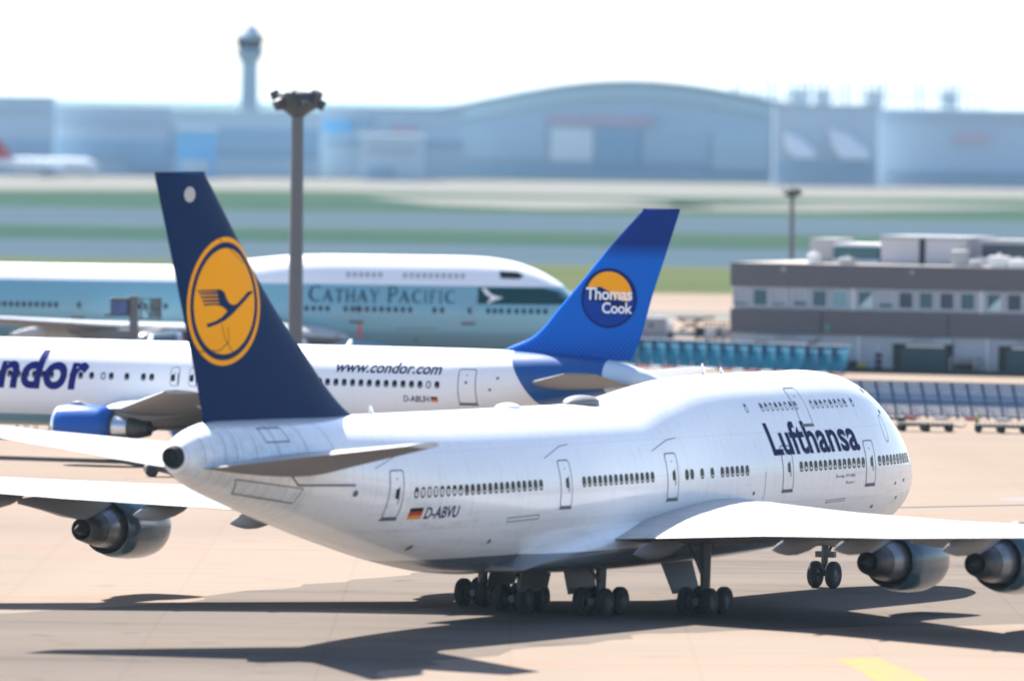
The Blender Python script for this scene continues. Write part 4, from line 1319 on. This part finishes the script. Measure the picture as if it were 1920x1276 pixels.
# ---------------------------------------------------------------- carts and other ground equipment
RUBBER = M['tyre']
CARTM = c3("dark_cart_steel", (.035, .035, .032), .6, (.06, .05, .035), 3)
def dolly(loc, rz, label, rails=False, group="flat baggage carts standing on the apron"):
    r = empty("baggage_cart", loc, rz, label, "baggage cart", group)
    mb = MB(); mb.box((0, 0, .50), (2.1, 1.35, .10), 0, 0, .02)
    for y in (-.45, 0, .45): mb.box((0, y, .42), (2.1, .1, .1))
    mb.build("deck", [CARTM], r)
    mb = MB()
    for k in range(7): mb.tube([(-1.0 + k * .33, -.6, .62), (-1.0 + k * .33, .6, .62)], .05, 8)
    mb.build("rollers", [CARTM], r)
    for x in (-.8, .8):
        for y in (-.58, .58):
            MB().revolve([(-.09, .03), (-.09, .22), (-.05, .27), (.05, .27), (.09, .22), (.09, .03)], (x, y, .27), 'y', 18).build("wheel", [RUBBER], r)
    MB().tube([(1.1, 0, .42), (1.75, 0, .34), (2.0, .0, .5)], .05, 8).build("tow_bar", [CARTM], r)
    if rails:
        for x in (-1.05, 1.05): MB().tube([(x, -.6, .55), (x, -.6, 1.5), (x, .6, 1.5), (x, .6, .55)], .04, 6).build("end_rail", [CARTM], r)
    return r


def gp(u, v): p = on_ground(u, v); return (p[0], p[1], 0)
dolly(gp(1668, 796), R(4), "flat baggage cart half hidden behind the jumbo nose, leftmost of those by the open fence")
dolly(gp(1712, 808), R(6), "dark flat baggage cart second from the jumbo nose, below the red fence block")
dolly(gp(1757, 809), R(4), "dark flat baggage cart with tow bar pointing right into the wide gap between carts")
dolly(gp(1856, 810.5), R(-3), "dark flat baggage cart just right of the yellow-green bollard")
dolly(gp(1898, 812), R(3), "dark flat baggage cart nearest the right edge of the photo")
bo = empty("bollard", gp(1832, 806), 0, "yellow-green post standing at the left end of the right-hand baggage carts", "bollard")
MB().revolve([(0, .14), (.06, .14), (.08, .09), (1.05, .09), (1.12, .06), (1.13, .01)], (0, 0, 0), 'z', 16).build("post", [c3("yellow_green_paint", (.30, .33, .03), .5)], bo)
MB().revolve([(.55, .095), (.75, .095)], (0, 0, 0), 'z', 16).build("black_band", [M['black']], bo)
# carts glimpsed under the twin jet
dolly(gp(20, 822), R(12), "railed baggage cart under the twin jet belly, at the left edge of the photo", True, "railed carts beyond the twin jet")
dolly(gp(62, 823), R(2), "railed baggage cart under the twin jet belly, in the middle of the three", True, "railed carts beyond the twin jet")
dolly(gp(97, 824), R(-5), "railed baggage cart just left of the blue engine of the twin jet", True, "railed carts beyond the twin jet")

# small tractor beside the tail cone
def tow_tractor(loc, rz):
    r = empty("tow_tractor", loc, rz, "small dark tow tractor with yellow-green panel, half hidden behind the near jumbo tail cone", "tractor")
    mb = MB()
    mb.loft([[(x, y, z) for y, z in ((-.62, .3), (.62, .3), (.62, h), (.5, h + .08), (-.5, h + .08), (-.62, h))] for x, h in ((-1.1, .55), (-.9, .8), (.2, .82), (.35, .62), (1.0, .6), (1.1, .5))], 0, smooth=False)
    mb.build("body", [CARTM], r)
    for x in (-.7, .7):
        for y in (-.62, .62): MB().revolve([(-.1, .03), (-.1, .25), (-.05, .3), (.05, .3), (.1, .25), (.1, .03)], (x, y, .3), 'y', 18).build("wheel", [RUBBER], r)
    MB().box((-.1, 0, 1.0), (.5, .5, .28), 0, 0, .06).build("seat", [M['black']], r)
    MB().tube([(.45, 0, .7), (.25, 0, 1.1)], .04, 6).build("steering_column", [CARTM], r)
    MB().box((-.75, 0, 1.0), (.35, .8, .26), 0, 0, .05).build("rear_panel", [c3("hi_vis_panel", (.28, .36, .04), .5)], r)
tow_tractor(gp(306, 893), R(10))

# equipment between the aprons
def cabin(u, v):
    r = empty("site_cabin", gp(u, v), R(-4), "grey metal cabin with two dark windows, right of the bright blue tail fin", "cabin")
    MB().box((0, 0, 1.15), (4.6, 2.4, 2.1), 0, 0, .05).build("body", [c3("grey_cabin_sheet", (.25, .26, .29), .6, (.2, .21, .24), .6)], r)
    MB().box((0, 0, 2.26), (4.75, 2.5, .1), 0, 0, .02).build("roof", [T['steel']], r)
    for x in (-.9, .9):
        w = MB().box((x, -1.215, 1.55), (.75, .05, .5)).build("window", [T['frame']], r)
        MB().box((x, -1.245, 1.55), (.62, .02, .38)).build("pane", [T['pane3']], w)
    MB().box((0, -1.21, .75), (4.5, .03, .06)).build("rubbing_strip", [T['dark']], r)
    for x in (-1.6, 1.6): MB().box((x, 0, .06), (.3, 2.2, .12)).build("skid", [T['dark']], r)
cabin(1204, 640)


def cargo_loader(u, v):
    r = empty("cargo_loader", gp(u, v), R(3), "scissor cargo loader with dark raised platform, left of the terminal corner", "loader")
    MB().box((0, 0, .6), (5.2, 2.2, .5), 0, 0, .06).build("chassis", [T['steel']], r)
    MB().box((.2, 0, 2.05), (2.6, 2.3, .22), 0, 0, .03).build("platform", [M['black']], r)
    MB().box((1.9, 0, 2.15), (1.0, 2.0, .3), 0, 0, .04).build("platform", [c3("olive_deck", (.10, .11, .06), .7)], r)
    mb = MB()
    for y in (-.8, .8):
        mb.tube([(-.9, y, .85), (1.2, y, 1.95)], .08, 6); mb.tube([(1.2, y, .85), (-.9, y, 1.95)], .08, 6)
    mb.build("scissor_arms", [M['black']], r)
    for x in (-1.8, 1.8):
        for y in (-1.0, 1.0): MB().revolve([(-.15, .05), (-.15, .34), (-.08, .4), (.08, .4), (.15, .34), (.15, .05)], (x, y, .4), 'y', 18).build("wheel", [RUBBER], r)
    MB().box((-1.9, -.5, 1.25), (.9, .9, .9), 0, 0, .08).build("cab", [T['white']], r)
cargo_loader(1290, 637)


def cage(loc, rz, label):
    r = empty("cage_trolley", loc, rz, label, "trolley", "cage trolleys by the terminal corner")
    MB().box((0, 0, .3), (1.3, 1.2, .1), 0, 0, .02).build("deck", [T['steel']], r)
    for x in (-.6, .6):
        for y in (-.55, .55): MB().tube([(x, y, .35), (x, y, 1.75)], .05, 6).build("post", [M['black']], r)
    mb = MB()
    for y in (-.55, .55):
        for z in (.8, 1.25, 1.72): mb.tube([(-.6, y, z), (.6, y, z)], .03, 6)
    mb.build("rails", [M['black']], r)
    MB().box((-.05, .05, .78), (1.0, .85, .84), 0, 0, .04).build("crate", [T['white'] if 'white' in label else (T['dark'] if 'dark' in label else T['steel'])], r)
    for x in (-.45, .45):
        for y in (-.45, .45): MB().revolve([(-.05, .02), (-.05, .12), (.05, .12), (.05, .02)], (x, y, .12), 'y', 12).build("wheel", [RUBBER], r)
for k, (u, v, lab) in enumerate(((1316, 638, "cage trolley with a dark crate, next to the cargo loader"), (1333, 639, "cage trolley with a white crate, beside the dark crated one"), (1349, 639, "cage trolley with a grey crate, third from the cargo loader"), (1364, 640, "cage trolley with a dull steel crate, touching the terminal corner"))):
    cage(gp(u, v), R(5 * k - 6), lab)


# ---------------------------------------------------------------- masts
CONC = c3("mast_concrete", (.105, .108, .115), .7, (.08, .08, .085), .7)
GUN = c3("dark_mast_steel", (.03, .033, .038), .6)
def light_mast(loc, h, r0, r1, label, hw=1.0):
    r = empty("floodlight_mast", loc, 0, label, "light mast", "floodlight masts")
    MB().tube([(0, 0, 0), (0, 0, h * .5), (0, 0, h)], [r0, (r0 + r1) / 2, r1], 20).build("pole", [CONC], r)
    mb = MB(); mb.revolve([(h - 1.15 * hw, r1 + .03), (h - .85 * hw, .75 * hw), (h - .55 * hw, 1.25 * hw), (h + .3 * hw, 1.35 * hw), (h + .42 * hw, 1.0 * hw), (h + .5 * hw, .02)], (0, 0, 0), 'z', 28)
    mb.build("head_ring", [GUN], r)
    mb0 = None
    for k in range(10):
        a = 2 * math.pi * k / 10
        l = MB().box((0, 0, 0), (.6 * hw, .55 * hw, .62 * hw), 0, 0, .05 * hw).build("floodlight", [GUN], r)
        l.location = (1.42 * hw * math.cos(a), 1.42 * hw * math.sin(a), h + (.2 if k % 2 else -.35) * hw); l.rotation_euler = (0, R(25), a)
    MB().tube([(0, 0, h + .3 * hw), (0, 0, h + 1.5 * hw)], .04, 6).build("lightning_rod", [GUN], r)
p = at_depth(556, 400, 655.0)
light_mast((p[0], p[1], 0), 22.3, .58, .42, "tall grey floodlight mast with dark round head, behind the navy tail fin", 1.15)
p = at_depth(1485, 400, 905.0)
light_mast((p[0], p[1], 0), 13.6, .30, .2, "shorter distant floodlight mast beyond the terminal roof", .55)


def stand_sign():
    p = at_depth(251, 600, 662.0)
    r = empty("stand_sign", (p[0], p[1], 0), R(-6), "grey post carrying two dark equipment boxes before the far jumbo", "sign post")
    MB().box((0, 0, 3.9), (.62, .5, 7.8), 0, 0, .05).build("post", [CONC], r)
    b = MB().box((-1.0, -.1, 6.95), (1.35, .7, 1.35), 0, 0, .05).build("equipment_box", [GUN], r)
    MB().box((-1.0, -.47, 6.9), (1.1, .04, .95)).build("panel", [c3("blue_sign_panel", (.03, .06, .20), .4, (.10, .14, .3), 3)], b)
    MB().box((-1.6, -.1, 6.35), (1.0, .5, .16)).build("bracket", [GUN], r)
    f = MB()
    for x in (.55, 1.25, 2.0): f.tube([(x, -.2, 6.1), (x, -.2, 7.6)], .06, 6)
    for z in (6.1, 6.85, 7.6): f.tube([(.4, -.2, z), (2.05, -.2, z)], .06, 6)
    f.tube([(.55, -.2, 7.5), (1.25, -.2, 6.2)], .05, 6)
    f.build("lattice_frame", [GUN], r)
    MB().box((1.65, -.05, 6.9), (.62, .3, 1.35), 0, 0, .03).build("equipment_box", [c3("green_grey_box", (.09, .12, .12), .6)], r)
stand_sign()


# ---------------------------------------------------------------- far side of the airfield
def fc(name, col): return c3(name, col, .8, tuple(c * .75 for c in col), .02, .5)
FB = dict(blue=fc("hazed_blue_cladding", (.42, .53, .63)), dark=fc("hazed_dark_cladding", (.28, .43, .56)), pale=fc("hazed_pale_cladding", (.46, .58, .66)), sky=fc("far_bright_blue_cladding", (.16, .46, .74)),  # distance haze mixed into the blue, dark and pale colours
          red=fc("hazed_red_cladding", (.50, .42, .50)), roof=fc("hazed_grey_roof", (.38, .47, .56)), white=fc("far_white_cladding", (.72, .76, .80)), glass=c3("far_window_band", (.02, .04, .07), .3))  # red and roof tones faded by painted haze as well


def far_block(name, u0, u1, vt, Y, mat, label, cat="building", depth=8, bands=(), roof=None, extra=None, group="buildings across the airfield"):
    a = at_depth(u0, vt, Y); b = at_depth(u1, vt, Y)
    w = b[0] - a[0]; h = (a[2] + b[2]) / 2
    r = empty(name, ((a[0] + b[0]) / 2, Y, 0), 0, label, cat, group)
    MB().box((0, depth / 2, h / 2), (w, depth, h)).build("wall", [FB[mat]], r)
    MB().box((0, depth / 2 - .4, h + .3), (w + 1, depth + 1, .6)).build("roof", [FB[roof or 'roof']], r)
    for bi, (q0, q1, vt_, vb_, mt, nm) in enumerate(bands):
        p0 = at_depth(q0, vt_, Y); p1 = at_depth(q1, vb_, Y)
        z0, z1 = max(p1[2], .1), p0[2]
        MB().box(((p0[0] + p1[0]) / 2 - (a[0] + b[0]) / 2, -.4 - .08 * bi, (z0 + z1) / 2), (p1[0] - p0[0], .78 + .16 * bi, z1 - z0)).build(nm, [FB[mt]], r)
    return r


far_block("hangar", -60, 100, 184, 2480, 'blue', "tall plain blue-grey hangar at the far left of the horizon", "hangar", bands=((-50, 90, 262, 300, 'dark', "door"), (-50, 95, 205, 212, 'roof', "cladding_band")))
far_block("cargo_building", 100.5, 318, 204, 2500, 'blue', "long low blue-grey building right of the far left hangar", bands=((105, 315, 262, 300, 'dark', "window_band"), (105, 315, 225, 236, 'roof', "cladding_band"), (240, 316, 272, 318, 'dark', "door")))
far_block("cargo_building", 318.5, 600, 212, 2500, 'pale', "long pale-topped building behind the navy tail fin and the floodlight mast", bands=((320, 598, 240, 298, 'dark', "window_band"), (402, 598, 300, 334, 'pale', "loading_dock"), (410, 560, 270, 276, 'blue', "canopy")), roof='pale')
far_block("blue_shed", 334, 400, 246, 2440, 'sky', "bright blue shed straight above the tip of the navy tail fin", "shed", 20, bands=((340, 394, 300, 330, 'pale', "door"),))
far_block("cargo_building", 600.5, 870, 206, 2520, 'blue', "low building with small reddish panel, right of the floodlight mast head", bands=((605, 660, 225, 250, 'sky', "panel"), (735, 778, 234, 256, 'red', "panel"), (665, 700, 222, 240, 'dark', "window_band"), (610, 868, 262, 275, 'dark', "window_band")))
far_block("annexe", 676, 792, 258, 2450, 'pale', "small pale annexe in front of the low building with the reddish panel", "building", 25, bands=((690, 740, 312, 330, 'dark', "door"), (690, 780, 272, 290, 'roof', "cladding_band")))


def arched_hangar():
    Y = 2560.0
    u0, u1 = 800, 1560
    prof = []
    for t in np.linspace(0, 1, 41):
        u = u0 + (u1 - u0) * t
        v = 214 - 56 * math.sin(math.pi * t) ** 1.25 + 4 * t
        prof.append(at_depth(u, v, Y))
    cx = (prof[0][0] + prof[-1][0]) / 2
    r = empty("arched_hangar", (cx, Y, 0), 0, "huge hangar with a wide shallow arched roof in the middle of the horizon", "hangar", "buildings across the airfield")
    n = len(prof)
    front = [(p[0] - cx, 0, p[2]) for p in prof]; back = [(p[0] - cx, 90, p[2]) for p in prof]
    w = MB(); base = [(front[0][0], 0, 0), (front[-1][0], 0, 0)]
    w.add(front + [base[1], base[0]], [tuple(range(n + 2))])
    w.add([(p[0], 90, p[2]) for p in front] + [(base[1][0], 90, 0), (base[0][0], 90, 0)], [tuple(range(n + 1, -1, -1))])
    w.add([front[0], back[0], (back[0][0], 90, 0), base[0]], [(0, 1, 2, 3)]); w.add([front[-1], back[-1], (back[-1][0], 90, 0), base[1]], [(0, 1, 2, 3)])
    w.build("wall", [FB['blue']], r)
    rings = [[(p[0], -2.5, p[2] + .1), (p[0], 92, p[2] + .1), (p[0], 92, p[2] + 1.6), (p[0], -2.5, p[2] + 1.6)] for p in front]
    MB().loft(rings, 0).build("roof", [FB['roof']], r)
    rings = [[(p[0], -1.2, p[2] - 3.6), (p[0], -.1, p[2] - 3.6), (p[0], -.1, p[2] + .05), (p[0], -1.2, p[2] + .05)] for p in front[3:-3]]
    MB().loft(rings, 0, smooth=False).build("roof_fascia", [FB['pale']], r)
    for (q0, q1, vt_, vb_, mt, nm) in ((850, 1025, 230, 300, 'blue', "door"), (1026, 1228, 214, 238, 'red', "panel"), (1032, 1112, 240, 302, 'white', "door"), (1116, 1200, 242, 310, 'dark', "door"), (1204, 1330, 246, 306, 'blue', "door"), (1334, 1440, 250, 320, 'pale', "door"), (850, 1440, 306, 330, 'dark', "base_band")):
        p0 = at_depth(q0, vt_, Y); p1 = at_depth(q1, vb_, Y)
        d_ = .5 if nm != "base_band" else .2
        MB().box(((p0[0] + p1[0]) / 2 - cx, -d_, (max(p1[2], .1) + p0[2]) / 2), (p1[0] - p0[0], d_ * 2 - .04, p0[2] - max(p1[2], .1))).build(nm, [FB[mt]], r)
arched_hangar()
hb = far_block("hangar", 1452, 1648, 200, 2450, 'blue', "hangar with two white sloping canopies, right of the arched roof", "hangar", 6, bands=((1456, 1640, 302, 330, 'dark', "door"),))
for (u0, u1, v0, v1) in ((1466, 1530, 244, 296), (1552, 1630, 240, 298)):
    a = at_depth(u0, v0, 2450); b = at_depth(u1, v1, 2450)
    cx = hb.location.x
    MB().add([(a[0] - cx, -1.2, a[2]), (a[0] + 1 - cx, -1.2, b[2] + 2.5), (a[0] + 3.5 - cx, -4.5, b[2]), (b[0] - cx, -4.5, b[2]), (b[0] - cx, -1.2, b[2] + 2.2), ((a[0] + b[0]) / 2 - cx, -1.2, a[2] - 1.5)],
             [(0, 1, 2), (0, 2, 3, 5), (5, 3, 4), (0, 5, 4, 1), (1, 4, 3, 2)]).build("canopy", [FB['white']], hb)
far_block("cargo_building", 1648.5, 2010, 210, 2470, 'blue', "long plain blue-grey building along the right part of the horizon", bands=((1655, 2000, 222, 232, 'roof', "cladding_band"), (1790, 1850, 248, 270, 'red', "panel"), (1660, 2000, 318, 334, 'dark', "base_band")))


def tower():
    Y = 2950.0
    p = at_depth(467, 200, Y); s_ = Y / CAM_F
    zt = at_depth(467, 34, Y)[2]
    r = empty("control_tower", (p[0], Y, 0), 0, "slender airport control tower rising above the left horizon", "tower")
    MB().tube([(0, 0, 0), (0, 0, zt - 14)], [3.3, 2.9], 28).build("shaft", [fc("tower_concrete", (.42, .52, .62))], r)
    mb = MB(); mb.revolve([(zt - 14.5, 2.9), (zt - 12.5, 4.5), (zt - 10.8, 4.9), (zt - 10.5, 4.3)], (0, 0, 0), 'z', 28); mb.build("gallery", [FB['roof']], r)
    mb = MB(); mb.revolve([(zt - 10.6, 4.1), (zt - 6.6, 4.9)], (0, 0, 0), 'z', 16); mb.build("cab_glass", [FB['glass']], r)
    mb = MB(); mb.revolve([(zt - 6.6, 5.0), (zt - 6.0, 5.2), (zt - 5.2, 4.7), (zt - 4.4, 3.0), (zt - 2.2, 2.7), (zt - 2.0, .02)], (0, 0, 0), 'z', 28); mb.build("roof", [FB['roof']], r)
    MB().tube([(0, 0, zt - 2.1), (0, 0, zt + 1.5)], [.5, .2], 8).build("aerial", [FB['white']], r)
tower()


def far_frame():
    Y = 5200.0
    a = at_depth(1378, 152, Y); b = at_depth(1850, 152, Y)
    r = empty("frame_building", ((a[0] + b[0]) / 2, Y, 0), 0, "pale ghostly open-framed long block just above the right-hand horizon buildings", "building", "buildings across the airfield")
    w = b[0] - a[0]; h = a[2]
    lo = at_depth(1600, 205, Y)[2]
    MB().box((0, 12, lo / 2), (w, 24, lo)).build("wall", [FB['white']], r)  # white colour imitates the haze that fades this block
    mb = MB(); n = 34
    for q in range(n + 1): mb.box((-w / 2 + q * w / n, 4, (lo + h) / 2), (1.5 if q % 5 else 2.6, 1.2, h - lo))
    mb.box((0, 3.3, (lo + h) / 2), (w, .2, 1.0))
    mb.build("open_frame", [FB['white']], r)
    MB().box((0, 4, h + .6), (w + 2, 3, 1.2)).build("top_beam", [FB['white']], r)
    for q in (2, 3, 5, 8): MB().box((-w / 2 + (q + .5) * w / 10, 6.2, (lo + h) / 2 - 1), (w / 10 - 4, 2, (h - lo) * .7)).build("infill_panel", [FB['white']], r)
far_frame()


def far_airliner():
    p = at_depth(64, 320, 2400.0)
    r = empty("airliner", (p[0] + 4, 2400, -1.2 + 1.2), R(4), "small far white airliner with red tail at the left edge, beneath the horizon hangars", "airliner", "parked airliners")
    k = .52
    class S_: pass
    st = np.linspace(0, TWIN.L, 34)
    rings = []
    for s in st:
        y, z = TWIN.ring(float(min(max(s, .15), TWIN.L - .1)), 20)
        rings.append([((25 - s) * k, a * k * 1.3, (b - 1.9) * k * 1.3 + 1.6) for a, b in zip(y, z)])
    MB().loft(rings, 0).build("fuselage", [FB['white']], r)
    MB().add([(-9.0, .2, 5), (-14.5, .2, 5), (-16.2, .1, 10.6), (-13.9, .1, 10.6), (-9.0, -.2, 5), (-14.5, -.2, 5), (-16.2, -.1, 10.6), (-13.9, -.1, 10.6)], [(0, 1, 2, 3), (7, 6, 5, 4), (0, 3, 7, 4), (1, 5, 6, 2), (3, 2, 6, 7)]).build("fin", [fc("far_red_paint", (.42, .03, .06))], r)
    for sd in (-1, 1):
        MB().loft([[(4, sd * 1.2, 2.2), (-2, sd * 1.2, 2.2), (-2, sd * 1.2, 2.6), (4, sd * 1.2, 2.7)], [(-3.4, sd * 13, 3.2), (-5.0, sd * 13, 3.2), (-5.0, sd * 13, 3.35), (-3.4, sd * 13, 3.4)]], 0, smooth=False).build("wing", [FB['pale']], r)
        MB().revolve([(0, .7), (.2, .9), (2.2, .85), (3.4, .5), (3.4, .02)], (3.8, sd * 4.6, 1.6), 'x', 16, flip=-1).build("engine", [FB['roof']], r)
        MB().tube([(-1, sd * 1.5, 0), (-1, sd * 1.5, 2.2)], .35, 8).build("landing_gear", [FB['dark']], r)
    MB().tube([(10.5, 0, 0), (10.5, 0, 2.2)], .25, 8).build("landing_gear", [FB['dark']], r)
far_airliner()

# ---------------------------------------------------------------- the air
hz = MB().box((0, 22600, 42), (25000, 45600, 87)).build("haze", [], None)
hm = bpy.data.materials.new("haze_air"); hm.use_nodes = True
nt = hm.node_tree; nt.nodes.clear()
out = nt.nodes.new("ShaderNodeOutputMaterial"); vol = nt.nodes.new("ShaderNodeVolumePrincipled")
vol.inputs["Color"].default_value = (.55, .79, 1.0, 1)
vol.inputs["Density"].default_value = .000022
vol.inputs["Anisotropy"].default_value = .3
nt.links.new(vol.outputs[0], out.inputs["Volume"])
hz.data.materials.append(hm)
tag(hz, kind='stuff')
